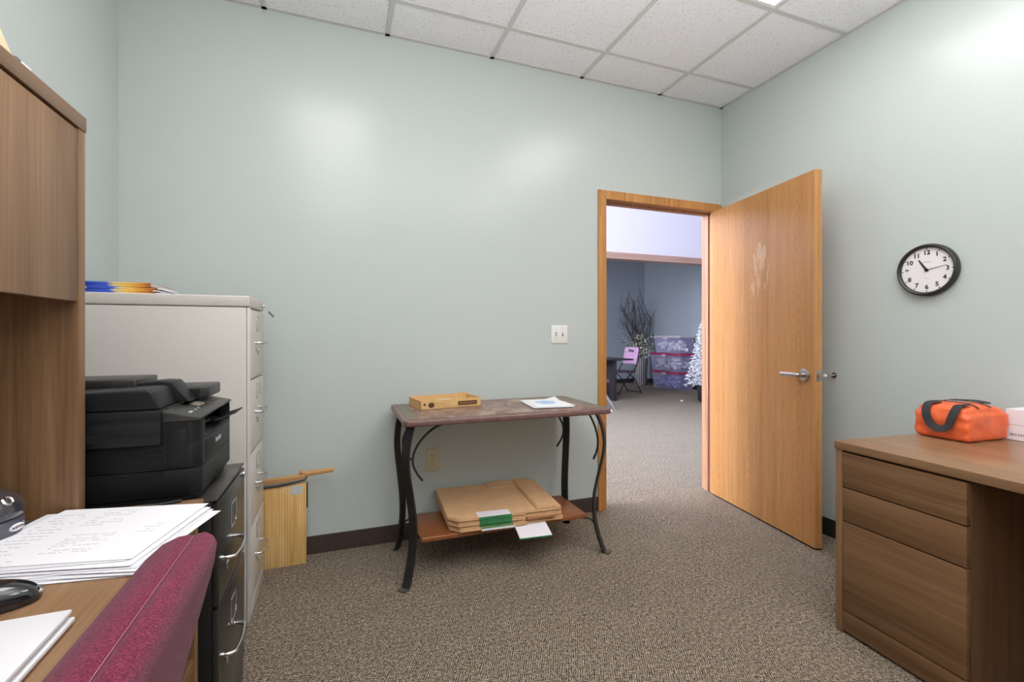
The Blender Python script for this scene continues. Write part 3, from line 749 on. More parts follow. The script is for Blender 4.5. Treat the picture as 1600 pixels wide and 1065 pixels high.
B().box(GX-.013, GY0+.004, 0, GX-.001, GY0+.020, GZ-.046, .002).done('front_stile', M['beige_front'], t, 40, True)
B().box(GX-.013, GY0+.021, 0, GX-.002, GY1-.004, .072, .002).done('kick_plate', M['beige_front'], t, 40, True)
B().cyl((GX-.004, GY1-.05, GZ-.022), (GX+.010, GY1-.05, GZ-.022), .008, n=16, bev=.002).done('lock', M['chrome'], t, 40, True)
b = B(); b.tube([(GX+.010, GY1-.05, GZ-.022), (GX+.022, GY1-.05, GZ-.022), (GX+.025, GY1-.05, GZ-.030)], .002, 6)
b.box(GX+.024, GY1-.053, GZ-.050, GX+.026, GY1-.047, GZ-.028)
b.done('key', M['steel'], t, 40, True)
b = B().box(-.004, -.002, -.032, .005, .002, 0, .001, mat=Matrix.Translation((GX+.026, GY1-.05, GZ-.048)) @ Matrix.Rotation(R(-42), 4, 'Y'))
b.done('key_fob', M['laptop_gap'], t, 40, True)

# booklets on the beige cabinet: blue covers shading to yellow, loose white sheets poking out
for i in range(5):
    cx = -.762+[.004, .000, .006, -.004, -.012][i]
    z = GZ+.0005+.0086*i
    o = thing('booklet', 'blue and yellow covered booklet, %s of the stack on the putty cabinet' % ['lowest', 'second from the bottom', 'middle one', 'second from the top', 'topmost'][i], 'booklet', (cx, 2.30, z), R([1, -1, 2, -2, 1][i]), 'booklets on the putty cabinet')
    B().box(-.106, -.14, .0, .106, .14, .0020, .0008).box(-.106, -.14, .0060, .106, .14, .0080, .0008).box(-.1075, -.14, .0, -.105, .14, .008).box(-.106, -.1405, .0005, .106, -.139, .0075).done('cover', M['cover'], o)
    B().box(-.100, -.136, .0022, .1+.006*(5-i), .135, .0058).done('pages', M['white_paper'], o)

# ------------------------------------------------------------------ paper cutter leaning on end by the wall
t = thing('paper_cutter', 'wooden guillotine paper cutter standing on end beside the putty cabinet', 'paper cutter', (-.33, 2.585, 0))
CX1 = .188; CX0 = -.17
brd = B().box(CX0, -.011, .001, CX1, .011, .405, .002).done('board', M['cutter'], t, 40)
B().box(CX1-.075, -.0118, .355, CX1-.018, -.0108, .398).done('label_plate', M['label_grey'], brd)
b = B(); b.prism([(CX0, .412), (CX0, .432), (.10, .446), (.185, .452), (.185, .430), (.10, .420)], 'y', -.012, .012, .004); b.done('cutting_arm', M['maple'], t, 40)
b = B(); b.prism([(.178, .434), (.20, .440), (.29, .446), (.314, .450), (.322, .458), (.318, .468), (.29, .468), (.205, .463), (.178, .458)], 'y', -.013, .013, .006, 3)
b.ball((.172, 0, .458), .017, (1.1, .8, .75)); b.done('handle', M['maple'], t, 40)
b = B(); b.prism([(CX0, .396), (CX0, .410), (.10, .418), (.188, .428), (.188, .420), (.11, .404)], 'y', -.016, -.012); b.done('blade', M['steel'], t, 40)
b = B(); b.box(CX1, -.006, .28, CX1+.006, .006, .405); b.tube([(CX0, -.016, .400), (.06, -.016, .405), (.18, -.014, .425), (.19, -.004, .436)], .0035); b.done('guard_rail', M['iron'], t, 40)

# ------------------------------------------------------------------ console table
TZ = .775
TX0, TX1, TY0, TY1 = .278, 1.345, 2.092, 2.640
t = thing('console_table', 'wrought iron console table with mottled slate top against the mint wall', 'table', ((TX0+TX1)/2, (TY0+TY1)/2, 0))
top = B().prism(rrect(TX0, TY0, TX1, TY1, .025, 5), 'z', TZ-.032, TZ-.003, .009, 4).done('table_top', M['table_rim'], t, 50, True)
B().box(TX0+.075, TY0+.060, TZ-.004, TX1-.075, TY1-.05, TZ-.0008).done('slate_inlay', M['slate'], top, None, True)
b = B(); b.box(TX0+.022, TY0+.028, TZ-.004, TX0+.075, TY1-.02, TZ-.0011); b.box(TX1-.075, TY0+.028, TZ-.004, TX1-.022, TY1-.02, TZ-.0011); b.box(TX0+.075, TY1-.05, TZ-.004, TX1-.075, TY1-.02, TZ-.0011)
b.done('slate_band', M['slate_green'], top, None, True)
B().box(TX0+.075, TY0+.028, TZ-.004, TX1-.075, TY0+.060, TZ-.0011).done('slate_band', M['slate'], top, None, True)
B().box(TX1-.012, TY0-.0008, TZ-.024, TX1+.0006, TY0+.012, TZ-.010, .004).done('chipped_corner', M['label_white'], top, None, True)
SZ = .200; SX0, SX1, SY0, SY1 = .372, 1.252, 2.200, 2.515
B().box(SX0, SY0, SZ-.024, SX1, SY1, SZ, .006, 3).done('shelf', M['shelf_wood'], t, 40, True)
LX0, LX1, LYf, LYb = .326, 1.300, 2.186, 2.548
prof = smooth([(0, .742, 0), (.030, .68, 0), (.046, .60, 0), (.040, .52, 0), (.012, .40, 0), (-.008, .30, 0), (-.010, .20, 0), (.010, .10, 0), (.034, .03, 0), (.048, .006, 0)], 5)
for (lx, ly, ax, ay) in ((LX0, LYf, -1, -1), (LX1, LYf, 1, -1), (LX0, LYb, -1, 1), (LX1, LYb, 1, 1)):
    d = Vector((ax, ay, 0)).normalized()
    k = 1.0 if ay < 0 else .62
    pts = [Vector((lx, ly, p[1]))+d*p[0]*k for p in prof]
    lg = B().sweep(pts, [(-.020, -.0055), (.020, -.0055), (.020, .0055), (-.020, .0055)], up=(ax, ay, .001)).done('leg', M['iron'], t, None, True)
    ft = pts[-1]
    B().bar([ft+Vector((0, 0, -.002)), ft+d*.030*k+Vector((0, 0, -.0005))], .040, .007).done('foot', M['iron_worn'], lg, None, True)
    # scroll braces
    def scroll(vec):
        v = Vector(vec); P0 = Vector((lx, ly, 0))+d*.018*k
        pp = [(.235, .742), (.19, .742), (.12, .722), (.06, .675), (.022, .615), (.016, .560), (.034, .515), (.060, .478)]
        return B().bar(smooth([P0+v*a+Vector((0, 0, z)) for a, z in pp], 5), .010, .006, up=v.cross(Vector((0, 0, 1)))).done('scroll_brace', M['iron'], t, None, True)
    if (ax, ay) != (1, -1): scroll((-ax, 0, 0))
    if ay < 0: scroll((0, -ay, 0))
    # thin arc from shelf corner to the leg
    sc = Vector((SX0+.01 if ax < 0 else SX1-.01, SY0+.012 if ay < 0 else SY1-.012, SZ-.026))
    le = Vector((lx, ly, .115))+d*.008*k
    mid = (sc+le)/2+Vector((0, 0, .022))+d*.004
    B().tube(smooth([sc, mid, le], 6), .0045).done('shelf_brace', M['iron'], t, 60, True)
B().bar([(LX0, LYf, TZ-.036), (LX1, LYf, TZ-.036)], .02, .006).bar([(LX0, LYb, TZ-.036), (LX1, LYb, TZ-.036)], .02, .006).bar([(LX0, LYf, TZ-.036), (LX0, LYb, TZ-.036)], .02, .006).bar([(LX1, LYf, TZ-.036), (LX1, LYb, TZ-.036)], .02, .006).done('top_frame', M['iron'], t, None, True)

# cardboard tray with printed side
t = thing('cardboard_tray', 'shallow printed cardboard tray on the console table', 'tray', (.545, 2.475, TZ), R(9))
w, dp, hh, th = .335, .185, .046, .004
b = B(); b.box(-w/2, -dp/2, 0, w/2, dp/2, th); b.box(-w/2, -dp/2, 0, w/2, -dp/2+th, hh); b.box(-w/2, dp/2-th, 0, w/2, dp/2, hh+.004); b.box(-w/2, -dp/2, 0, -w/2+th, dp/2, hh); b.box(w/2-th, -dp/2, 0, w/2, dp/2, hh)
b.box(w/2-.05, dp/2-th-.004, 0, w/2-th, dp/2-th, hh+.008); b.done('tray_walls', M['tray'], t)
y = -dp/2-.0004
B().cyl((-w/2+.058, y, .021), (-w/2+.058, y+.0008, .021), .0135, n=24, mat=Matrix.Translation((-w/2+.058, 0, 0)) @ Matrix.Diagonal((1.25, 1, 1, 1)) @ Matrix.Translation((w/2-.058, 0, 0))).done('printed_seal', M['brown_ink'], t)
B().box(.036, y, .010, .145, y+.0008, .032).done('printed_band', M['brown_ink'], t)
B().cyl((-w/2+.022, y, .026), (-w/2+.022, y+.0008, .026), .006, n=14).done('printed_dot', M['brown_ink'], t)
b = B(); 
for zz, n_ in ((.030, 0), (.024, 0), (.018, 0), (.012, 0)): text_rows(b, -.085, .028, zz-.0016, zz+.0016, 1, 0, rnd, mat=basis(Vector((0, y, 0)), (1, 0, 0), (0, 0, 1), (0, -1, 0)), thick=.002)
text_rows(b, .045, .137, .017, .025, 1, .0003, rnd, mat=basis(Vector((0, y, 0)), (1, 0, 0), (0, 0, 1), (0, -1, 0)), thick=.006, ragged=False)
b.done('printed_text', M['cardboard_dk'], t)
o = thing('envelope', 'pale paper item lying inside the cardboard tray', 'paper', (.56, 2.455, TZ+.006), R(4))
B().grid(lambda u, v: (-.10+u*.19, -.055+v*.11, .014+.012*math.sin(u*3.1)*v), 10, 4, .003).done('sheet', M['paper_edge'], o)
B().box(-.04, -.062, .020, .03, -.035, .026, .001).done('dark_flap', M['brown_ink'], o)
# papers on the table
for i, (dx, dy, a) in enumerate([(0, 0, 4), (-.010, -.012, 7), (.004, .004, 2)]):
    o = thing('paper_sheet', ['lowest white sheet under the blue printed page on the console table', 'middle sheet poking out left under the blue printed page', 'white page with pale blue picture on the console table'][i], 'paper', (1.080+dx, 2.340+dy, TZ+.0004+i*.0022), R(-a), 'papers on the console table')
    B().grid(lambda u, v: (-.108+u*.216, -.14+v*.28, .0012+(.020*max(0, u+v-1.72)**1.2*3 if i == 2 else 0)), 12, 12, .0008).done('sheet', M['white_paper'], o)
    if i == 2: B().prism([(.055*math.cos(a)*(1+.12*math.sin(3*a)), .062*math.sin(a)*(1+.1*math.cos(5*a))+.01) for a in [2*math.pi*k/28 for k in range(28)]], 'z', .0013, .0016).done('blue_picture', M['blue_ink'], o)

# flattened cartons on the lower shelf
SA = R(-3)
ox, oy = .810, 2.396
names = ['lowest', 'second lowest', 'middle', 'second from top', 'topmost']
for i in range(5):
    o = thing('flattened_carton', '%s flattened brown carton of the stack on the console shelf' % names[i], 'carton', (ox+[.006, .002, -.002, .0, -.004][i], oy+[-.004, .004, 0, .003, .0][i], SZ+.0056+.0125*i), SA, 'flattened cartons on the console shelf')
    L, W2, ch = .294, .220, .050
    out = [(-L, W2), (-L, -W2+ch), (-L+ch*.9, -W2), (.085, -W2), (.095, -W2+.012), (L-.01, -W2+.012), (L, -W2+.02), (L, W2)]
    sag = lambda v: Vector((v.x, v.y, v.z+.0035*(1-max(0, -v.y-.02)/.2)*0 + (.014*max(0, v.y-.02)/.2*(i/4) if i > 1 else 0)))
    B().prism(out, 'z', .0, .0050).warp(sag).done('lower_panel', M['cardboard'], o)
    B().prism([(x+.003, y_+.004) for x, y_ in out], 'z', .0062, .0112).warp(sag).done('upper_panel', M['cardboard'], o)
    if i < 4:
        f = B(); f.box(-.145, -W2-.0035, -.0002, .020, -W2-.0012, .0118, .0008); f.done('green_label', M['green'], o)
    if i == 4:
        f = B(); f.box(-.148, -W2-.002, .0113, .018, -W2+.075, .0120); f.done('white_label', M['label_white'], o)
        f = B(); f.box(-.145, -W2-.0035, -.0002, .020, -W2-.0015, .0118, .0008); f.done('green_label', M['green'], o)
        f = B(); f.box(-.225, W2-.100, .0113, -.085, W2-.022, .0119); 
        f.warp(sag).done('shipping_label', M['label_grey'], o)
        f = B(); f.box(.160, -W2+.02, .0125, .255, W2+.02, .0170); f.box(.168, -W2+.03, .0178, .262, W2+.01, .0222); f.warp(sag).done('side_flap', M['cardboard'], o)
        f = B(); f.box(.0, W2-.07, .0125, .16, W2+.02, .0170); f.warp(sag).done('rear_flap', M['cardboard'], o)
    if i == 0:
        f = B(); f.box(-.145, -W2-.006, -.004, .024, -W2-.0036, .006, .0005); f.done('white_label', M['label_white'], o)
    if i == 2:
        f = B(); f.box(.10, -W2-.005, -.004, .255, -W2+.012, .004, .001); f.done('torn_flap', M['cardboard_dk'], o)
o = thing('padded_mailer', 'white and green edged packet hanging out below the cartons', 'packet', (.915, 2.20, SZ), R(-5))
def droop(v):
    d = max(0, -v.y-.005); return Vector((v.x, v.y+d*.06, v.z-d*.24))
b = B().box(-.08, -.125, .0006, .085, .06, .0048); bmesh.ops.subdivide_edges(b.bm, edges=b.bm.edges, cuts=8, use_grid_fill=True)
b.warp(droop).done('sleeve', M['label_white'], o)
B().box(-.08, -.1285, .0000, .085, -.1252, .0054, .0008).warp(droop).done('green_edge', M['green'], o)

# ------------------------------------------------------------------ burgundy chair
t = thing('office_chair', 'burgundy upholstered chair pushed up to the left desk', 'chair', (-.40, .62, 0))
CY0, CY1, CZ0, CZ1 = .37, .890, .45, .856
def pillow(rings, lean=.25):
    bb = bmesh.new(); V = []
    for xo, ins in rings:
        pts = rrect(CY0+ins, CZ0+ins, CY1-ins, CZ1-ins, max(.012, .055-ins*.6), 8)
        V.append([bb.verts.new((-.205+xo+lean*(p[1]-.82)+.018*((p[0]-.63)/.25)**2*-.6, p[0], p[1]-.012*((p[0]-.63)/.25)**2)) for p in pts])
    n = len(V[0])
    for a, b_ in zip(V, V[1:]):
        for i in range(n): bb.faces.new((a[i], a[(i+1) % n], b_[(i+1) % n], b_[i]))
    bb.faces.new(V[0][::-1]); bb.faces.new(V[-1]); bmesh.ops.recalc_face_normals(bb, faces=bb.faces)
    o = B(); o._add(bb); return o
pillow([(-.062, .085), (-.060, .05), (-.052, .026), (-.038, .010), (-.020, .002), (-.006, .001), (.0, .005)]).done('backrest_cushion', M['fabric'], t, 80)
bs = t.children[0]; bs.data.transform(root_matrix(t).inverted())
o = pillow([(.000, .005), (.006, .001), (.014, .0), (.026, .006), (.034, .016), (.038, .035)]).done('backrest_shell', M['fabric'], t, 80); o.data.transform(root_matrix(t).inverted())
pts = [(p[0], p[1]) for p in rrect(CY0+.003, CZ0+.003, CY1-.003, CZ1-.003, .053, 8)]
P3 = [Vector((-.205+.25*(p[1]-.82)-.0108*((p[0]-.63)/.25)**2, p[0], p[1]-.012*((p[0]-.63)/.25)**2)) for p in pts]
B().tube(P3+[P3[0]], .0007, 5).done('seam_piping', M['thread'], t, 60, True)
b = B(); b.box(-.66, .37, .41, -.24, .88, .49, .03, 4); b.done('seat', M['fabric'], t, 60, True)
for x in (-.62, -.24):
    for y in (.40, .85): B().tube([(x, y, .415), (x+(.02 if x > -.4 else -.02), y+(.015 if y > .6 else -.015), 0.003)], .012, 10).done('leg', M['iron'], t, 60, True)
b = B()
for y in (.48, .77): b.bar([(-.30, y, .405), (-.235, y, .42), (-.195, y, .55)], .03, .008, up=(0, 1, 0))
b.done('back_bracket', M['iron'], t, None, True)

# ------------------------------------------------------------------ right desk
RX, RY = 1.836, 1.280
t = thing('office_desk', 'walnut laminate pedestal desk against the clock wall', 'desk', (RX, RY, 0), R(-4.3))
# local: x to the wall, -y toward the viewer
DP, LN = .735, 1.75
B().box(0, -LN, DZ-.030, DP, 0, DZ, .002).done('worktop', M['wal_top'], t, 40)
B().box(.004, -.0295, 0, DP-.02, -.003, DZ-.0305, .001).done('end_panel', M['wal_z'], t, 40)
B().box(.025, -.431, .012, DP-.04, -.031, DZ-.031).done('pedestal_body', M['wal_shaded'], t)
for z0, z1 in ((.567, .698), (.437, .562), (.092, .432)):
    B().box(.004, -.428, z0, .024, -.0325, z1, .0012).done('drawer', M['wal_y'], t, 40)
B().box(.005, -.428, .010, .0245, -.0305, .087, .001).done('plinth', M['wal_y'], t, 40)
B().box(DP-.04, -LN+.031, .20, DP-.022, -.442, DZ-.031).done('modesty_panel', M['wal_shaded'], t)
B().box(.004, -LN+.003, 0, DP-.02, -LN+.0295, DZ-.0305, .001).done('end_panel', M['wal_z'], t, 40)

# orange bag
t = thing('bag', 'small orange nylon bag with charcoal handles on the right desk', 'bag', (2.385, 1.145, DZ+.0008), R(-3))
hx, hy, hz2 = .118, .090, .128
def bagfn(v):
    x, y, z = v
    k = .055*(1-(z/hz2-.5)**2*2)
    bx = 1+.05*math.sin(math.pi*z/hz2)-(.10 if z > hz2*.8 else 0)*(abs(y)/hy)
    n = noise.noise(Vector((x*28, y*28, z*34)))*.0055+noise.noise(Vector((x*70, y*70, z*60)))*.002
    f = min(1, z/.02)
    dx = (1 if x > 0 else -1)*n*f if abs(x) > hx*.8 else 0
    dy = (1 if y > 0 else -1)*n*f if abs(y) > hy*.8 else 0
    dz = (.010*(1-(x/hx)**2)-.005*(y/hy)**2 + n*.6) if z > hz2*.7 else 0
    return Vector((x*bx+dx, y*bx+dy, max(0, z+dz)))
b = B().box(-hx, -hy, 0, hx, hy, hz2, .012, 3)
bmesh.ops.subdivide_edges(b.bm, edges=[e for e in b.bm.edges if e.calc_length() > .03], cuts=12, use_grid_fill=True)
b.warp(bagfn).done('bag_body', M['orange'], t, 80)
def ztop(x, y): return hz2+.0115*(1-(x/hx)**2)-.005*(y/hy)**2+.0025
for yy in (-.0, ):
    z1 = smooth([(-hx*1.02, -.045, hz2*.72), (-hx*.93, -.045, ztop(-hx*.9, -.045)-.004), (-.04, -.045, ztop(-.04, -.045)+.002), (.06, -.045, ztop(.06, -.045)+.002), (hx*.9, -.045, ztop(hx*.9, -.045)-.004)], 6)
B().bar(smooth([(-.050, -hy*.96, ztop(-.05, -hy)-.006), (-.045, -hy*.5, ztop(-.04, -hy*.5)+.004), (-.045, hy*.6, ztop(-.04, hy*.5)+.003), (-.048, hy*.96, ztop(-.05, hy)-.004)], 8), .006, .003).done('zipper', M['zip'], t, None)
B().bar(smooth([(.020, -hy*.98, ztop(.02, -hy)-.006), (.020, -hy*.5, ztop(.02, -hy*.5)+.0035), (.020, hy*.5, ztop(.02, hy*.5)+.0035), (.020, hy*.95, ztop(.02, hy)-.006)], 8), .004, .003).done('zipper', M['zip'], t, None)
# handle hanging down over the long face toward the room (-x), the other lying on top
def strap(pts, up): return B().sweep(smooth(pts, 8), [(-.0145, -.0014), (.0145, -.0014), (.0145, .0014), (-.0145, .0014)], up=up)
strap([(-.055, .045, ztop(-.055, .045)+.002), (-hx*.93, .048, ztop(-hx, .045)+.006), (-hx*1.12, .044, .100), (-hx*1.16, .026, .058), (-hx*1.18, -.006, .043), (-hx*1.17, -.034, .056), (-hx*1.12, -.046, .098), (-hx*.93, -.052, ztop(-hx, -.045)+.006), (-.055, -.050, ztop(-.055, -.045)+.002)], (-1, 0, .55)).done('handle', M['strap'], t, 40)
strap([(.05, .055, ztop(.05, .055)+.003), (.075, .040, ztop(.08, .04)+.006), (.085, 0, ztop(.085, 0)+.008), (.075, -.040, ztop(.08, -.04)+.006), (.05, -.055, ztop(.05, -.055)+.003)], (0, 0, 1)).done('handle', M['strap'], t, 40)
# white carton beside it
t = thing('carton', 'white tissue carton beside the orange bag', 'box', (2.562, 1.000, DZ+.0008), R(-2))
B().box(-.06, -.12, 0, .06, .055, .121, .001).done('carton_body', M['carton_white'], t)
B().box(-.0604, -.12, .060, -.0598, .055, .0615).done('printed_rule', M['ink'], t)
FB = basis(Vector((-.0603, .018, .022)), (0, -1, 0), (0, 0, 1), (-1, 0, 0))
b = B(); text_rows(b, -.025, .08, -.006, .006, 1, 0, rnd, mat=FB, thick=.010, ragged=False); b.done('printed_marks', M['ink'], t)
b = B(); b.grid(lambda u, v: (-.02+u*.04, -.035+v*.045, .121+.032*math.sin(math.pi*u)**.5*(1-.4*v)), 8, 6, .001); b.done('tissue', M['white_paper'], t, 60)

# ------------------------------------------------------------------ the hall beyond
HXR, HYB, HC = 7.16, 9.72, 4.7
struct('wall_hall_side', B().box(HXR, YB+WT, 0, HXR+.12, HYB+.12, HC), M['bluegrey'], 'blue grey hall wall behind the storage bins', 'wall').name = 'wall_right_hall'
struct('wall_back_hall', B().box(-3.0, HYB, 0, HXR, HYB+.12, HC), M['bluegrey'], 'blue grey far wall of the hall', 'wall')
struct('wall_left_hall', B().box(-3.12, YB+WT, 0, -3.0, HYB+.12, HC), M['hallwhite'], 'hall wall out of sight on the left', 'wall')
b = B(); b.box(-3, YB+WT, 0, DL-.02, YB+WT+.01, HC); b.box(DL-.02, YB+WT, DH+.02, DR+.02, YB+WT+.01, HC); b.box(DR+.02, YB+WT, 0, HXR, YB+WT+.01, HC)
b.box(-3, YB+.0, ZC+.37, HXR, YB+WT, HC)
struct('wall_front_hall', b, M['hallwhite'], 'hall side of the office wall', 'wall')
struct('ceiling_hall', B().box(-3.1, YB, HC, HXR+.12, HYB+.12, HC+.06), M['hallwhite'], 'white ceiling of the hall', 'ceiling').name = 'ceiling_2'
struct('wall_upper_hall', B().box(-3, 7.0, 2.600, HXR, 7.14, HC), M['hallwhite'], 'bright white upper wall over the alcove', 'wall')
struct('trim_4', B().box(-3, 6.97, 2.485, HXR, 7.16, 2.600, .006), M['trim_wood'], 'pale wood ledge under the white upper wall', 'trim')
struct('baseboard_hall', B().box(HXR-.01, YB+WT, 0, HXR, HYB, .1).box(-3, HYB-.01, 0, HXR-.01, HYB, .1), M['blackbase'], 'black base around the hall', 'baseboard')

# added unseen panels that brighten the hall
for k, (x, y) in enumerate([(2.2, 4.9), (5.2, 4.9)]):
    t = thing('ceiling_light', 'added hall ceiling fill panel out of sight %s' % ['above the doorway', 'toward the bins'][k], 'ceiling light', (x, y, HC-.03), 0, 'added hall fill panels')
    f = B(); f.box(-.62, -.32, 0, .62, .32, .03); f.done('frame', M['enamel_white'], t)
    B().box(-.58, -.28, -.006, .58, .28, -.001).done('diffuser', M['hall_fill'], t)

# table and chairs in the hall
t = thing('dining_table', 'dark table seen through the doorway', 'table', (4.42, 7.35, 0))
B().box(-.75, -.36, .712, .50, .36, .74, .006).done('table_top', M['dark_table'], t, 40)
B().box(.13, -.30, 0, .19, .30, .712, .002).done('panel_leg', M['dark_table'], t, 40)
B().box(-.62, -.30, 0, -.56, .30, .712, .002).done('panel_leg', M['dark_table'], t, 40)
def hall_chair(label, loc, rz, metal):
    # faces local -x
    t = thing('folding_chair', label, 'chair', loc, rz, 'hall chairs')
    B().prism(rrect(-.22, -.21, .17, .21, .05), 'z', .425, .455, .008, 3).done('seat', M['mauve_dk'], t, 40)
    # back with a hand slot at the top
    fr = basis(Vector((.175, 0, .60)), (0, 1, 0), Vector((.20, 0, .98)).normalized(), Vector((.98, 0, -.20)).normalized())
    b = B(); b.prism(rrect(-.205, -.02, .205, .22, .03), 'z', -.010, .010, .004, mat=fr)
    b.prism(rrect(-.205, .20, -.08, .285, .04, corners=(0, 0, 0, 0)), 'z', -.010, .010, .003, mat=fr); b.prism(rrect(.08, .20, .205, .285, .04, corners=(0, 0, 0, 0)), 'z', -.010, .010, .003, mat=fr)
    b.prism(rrect(-.195, .275, .195, .32, .02), 'z', -.010, .010, .004, mat=fr)
    b.done('backrest', M['mauve'], t, 40)
    for s in (-1, 1):
        y = s*.225
        B().tube([(-.30, y, .004), (-.10, y, .30), (.10, y, .47), (.185, y*.97, .60), (.255, y*.9, .90)], .011, 8).done('leg', metal, t, 60)
        B().tube([(.30, y*.93, .004), (.12, y*.93, .30), (-.06, y*.93, .435)], .011, 8).done('leg', metal, t, 60)
    B().tube([(.285, -.21, .03), (.285, .21, .03)], .009).done('stretcher', metal, t, 60)
    B().tube([(-.275, -.225, .04), (-.275, .225, .04)], .009).done('stretcher', metal, t, 60)
    return t
hall_chair('mauve folding chair beside the dark table in the hall', (5.36, 7.98, 0), R(6), M['chair_metal'])
hall_chair('silver legged chair half hidden by the left door casing', (3.83, 6.46, 0), R(150), M['chair_silver'])

# storage bins
def bin_(label, z, lid, cont, w=.90, d=.46, h=.34, dx=0):
    t = thing('storage_bin', label, 'storage bin', (6.84+dx, 8.29, z), 0, 'storage bins in the hall corner')
    b = B(); e = .004
    pr = [(-.43, .0), (-.46, h)]
    def ring(z_, k): return rrect(-d/2*k, -w/2*k, d/2*k, w/2*k, .05, 5)
    bb = bmesh.new(); A = [bb.verts.new((x, y, .002)) for x, y in ring(0, .90)]; C = [bb.verts.new((x, y, h)) for x, y in ring(0, 1.0)]
    for i in range(len(A)): bb.faces.new((A[i], A[(i+1) % len(A)], C[(i+1) % len(A)], C[i]))
    bb.faces.new(A[::-1]); b._add(bb); b.done('tub', M['tub'], t, 50)
    b = B(); b.prism(ring(0, 1.03), 'z', h, h+.035, .008, 3); b.prism(ring(0, .85), 'z', h+.034, h+.045, .004); b.done('lid', lid, t, 40)
    rr = random.Random(len(label)); b = B()
    for i in range(56): b.ball((rr.uniform(-.145, .14), rr.uniform(-.36, .36), rr.uniform(.07, h-.085)), rr.uniform(.03, .06), (1, rr.uniform(.7, 1.4), rr.uniform(.6, 1)), 8)
    b.done('contents', cont, t)
    B().box(-d/2-.018, -.07, h-.03, -d/2-.002, .07, h+.02, .006).done('latch', M['lid_grey'], t, 40)
    return t
bin_('bottom clear bin with crimson lid in the hall stack', 0, M['lid_red'], M['contents_b'])
bin_('middle clear bin with crimson lid in the hall stack', .386, M['lid_red'], M['contents_a'], 1.0)
bin_('top clear bin with grey lid on the hall stack', .772, M['lid_grey'], M['contents_a'], .84, .42, .33, .02)

# basket vase with bare branches and buds
t = thing('branch_arrangement', 'striped basket of bare branches and pale buds in the hall corner', 'plant', (6.64, 9.16, 0))
B().lathe([(.13, 0), (.145, .02), (.15, .35), (.165, .62), (.150, .64), (.12, .60)], n=32).done('basket', M['basket'], t, 40)
rr = random.Random(11); tw = B(); bud = B(); lf = B()
def branch(p, d, ln, r, depth):
    pts = [p.copy()]; q = p.copy(); dd = d.copy()
    for i in range(5):
        dd = (dd+Vector((rr.uniform(-.22, .22), rr.uniform(-.22, .22), rr.uniform(-.05, .12)))).normalized(); q = q+dd*ln/5; q.x = min(q.x, .38); q.y = max(-.30, min(q.y, .34)); pts.append(q.copy())
        if depth > 0 and i >= 1 and rr.random() < .75:
            s = (dd+Vector((rr.uniform(-.8, .8), rr.uniform(-.8, .8), rr.uniform(-.1, .4)))).normalized(); branch(q, s, ln*.5, r*.6, depth-1)
    tw.tube(pts, r, 5)
for i in range(10):
    a = rr.uniform(0, 6.28); s = rr.uniform(.15, .55)
    v = Vector((math.cos(a)*s*.6, math.sin(a)*s, 1)).normalized()
    branch(Vector((rr.uniform(-.06, .06), rr.uniform(-.06, .06), .55)), v, rr.uniform(.7, 1.2), .010, 2)
for i in range(460):
    a = rr.uniform(0, 6.28); rad = abs(rr.gauss(0, .18)); z = rr.uniform(.62, 1.18)
    c = (min(.42, math.cos(a)*rad), min(.46, max(-.32, math.sin(a)*rad*1.25)), z)
    (bud if i % 2 else lf).ball(c, rr.uniform(.012, .020), (1, 1, .8), 6)
tw.done('branches', M['twig'], t, 60); bud.done('buds', M['blossom'], t, 60); lf.done('leaves', M['leaf'], t, 60)

# flocked tree in a black pot
t = thing('christmas_tree', 'snow flocked artificial tree in black pot behind the door jamb', 'tree', (6.03, 6.40, 0))
B().lathe([(.13, 0), (.165, .04), (.18, .24), (.175, .26), (.15, .255)], n=28).done('pot', M['matte_black'], t, 40)
B().cyl((0, 0, .2), (0, 0, 1.55), .022, .008, 10).done('trunk', M['bark'], t, 40)
fl = bmesh.new(); rr = random.Random(5)
def needle(bm, p, d, ln, w):
    d = d.normalized(); s = d.cross(Vector((0, 0, 1)))
    if s.length < .01: s = Vector((1, 0, 0))
    s.normalize(); u = s.cross(d)
    a = [bm.verts.new(p+s*w), bm.verts.new(p-s*w*.5+u*w), bm.verts.new(p-s*w*.5-u*w)]; e = bm.verts.new(p+d*ln)
    for i in range(3): bm.faces.new((a[i], a[(i+1) % 3], e))
for i in range(260):
    u = (i+.5)/260; z = .30+1.32*(1-(1-u)**1.0); rad = .36*(1-u)**.85+.02
    az = i*2.39996; tip = Vector((math.cos(az)*rad, math.sin(az)*rad, z-.03)); root = Vector((0, 0, z+.06))
    for k in range(16):
        f = rr.uniform(.25, 1); p = root.lerp(tip, f)+Vector((rr.uniform(-.02, .02), rr.uniform(-.02, .02), rr.uniform(-.015, .015)))
        d = (tip-root).normalized()+Vector((rr.uniform(-.9, .9), rr.uniform(-.9, .9), rr.uniform(-.4, .8)))
        needle(fl, p, d, rr.uniform(.03, .055), .009)
x = B(); x._add(fl); x.done('flocked_foliage', M['flock'], t)
o = B().box(-.03, -.02, 0, .03, .025, .012, .004); o = o.done('paper_scrap', M['white_paper']); o.location = (5.70, 6.66, 0.0005); o.rotation_euler = (0, 0, .5)
tag(o, 'tiny white scrap on the hall carpet beside the tree pot', 'scrap')

# ------------------------------------------------------------------ light
def area(name, loc, rot, sx, sy, power, c):
    l = bpy.data.lights.new(name, 'AREA'); l.shape = 'RECTANGLE'; l.size = sx; l.size_y = sy; l.energy = power; l.color = c
    o = bpy.data.objects.new(name, l); col.objects.link(o); o.location = loc; o.rotation_euler = rot; return o
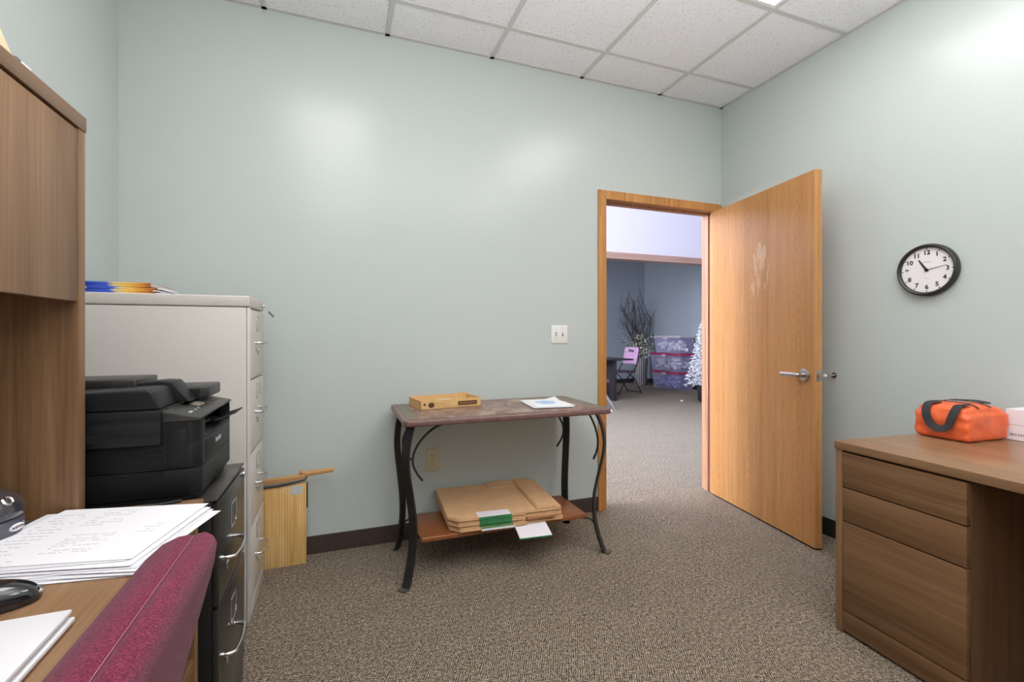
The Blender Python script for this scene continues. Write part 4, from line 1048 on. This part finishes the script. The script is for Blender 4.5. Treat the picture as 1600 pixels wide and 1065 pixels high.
# added unseen fills light the hall like daylight, from the left and above
area('hall_side_fill', (-2.9, 4.9, 2.6), (0, R(-90), 0), 3.4, 3.6, 780, (.86, .91, 1.0))
top_fill = area('hall_top_fill', (3.3, 4.7, HC-.05), (0, 0, 0), 2.4, 2.4, 55, (.62, .80, 1.0)); top_fill.data.spread = R(75)
# made-up window frames around the two added hall fills
b = B()
for y0, y1, z0, z1 in ((3.12, 3.20, .72, 4.48), (6.60, 6.68, .72, 4.48), (3.2, 6.6, .72, .80), (3.2, 6.6, 4.40, 4.48), (4.88, 4.92, .8, 4.4)): b.box(-2.999, y0, z0, -2.86, y1, z1)
struct('added_window_1', b, M['enamel_white'], 'tall white frame added around the hall side fill light, out of sight', 'window')
b = B()
for x0_, x1_, y0_, y1_ in ((2.02, 2.10, 3.42, 5.98), (4.50, 4.58, 3.42, 5.98), (2.10, 4.50, 3.42, 3.50), (2.10, 4.50, 5.90, 5.98)): b.box(x0_, y0_, HC-.16, x1_, y1_, HC-.001)
struct('added_window_2', b, M['enamel_white'], 'white frame added around the hall ceiling fill light, out of sight', 'window')
# the photographer's flash, bounced off the ceiling tiles
l = bpy.data.lights.new('bounce_flash', 'SPOT'); l.energy = 275; l.spot_size = R(172); l.spot_blend = 1; l.shadow_soft_size = .05; l.color = (1, .985, .985)
o = bpy.data.objects.new('bounce_flash', l); col.objects.link(o); o.location = (.68, -.05, 1.45); o.rotation_euler = (R(180), 0, 0)
w = bpy.data.worlds.new('world'); scn.world = w; w.use_nodes = True
w.node_tree.nodes['Background'].inputs[0].default_value = (.8, .88, 1, 1); w.node_tree.nodes['Background'].inputs[1].default_value = .05

# ------------------------------------------------------------------ camera
cam = bpy.data.cameras.new('camera'); cam.sensor_width = 36; cam.lens = 731/1600*36; cam.shift_y = -8.5/1600; cam.clip_start = .02
co = bpy.data.objects.new('camera', cam); col.objects.link(co); co.location = (0, 0, 1.15); co.rotation_euler = (R(90), 0, R(-20.57))
scn.camera = co
scn.view_settings.view_transform = 'Standard'; scn.view_settings.look = 'None'; scn.view_settings.exposure = 0.2; scn.view_settings.gamma = 1; scn.view_settings.use_curve_mapping = False
try:
    scn.cycles.use_denoising = True; scn.cycles.denoiser = 'OPENIMAGEDENOISE'; scn.cycles.max_bounces = 10; scn.cycles.diffuse_bounces = 6
    scn.cycles.sample_clamp_indirect = 6
except Exception: pass
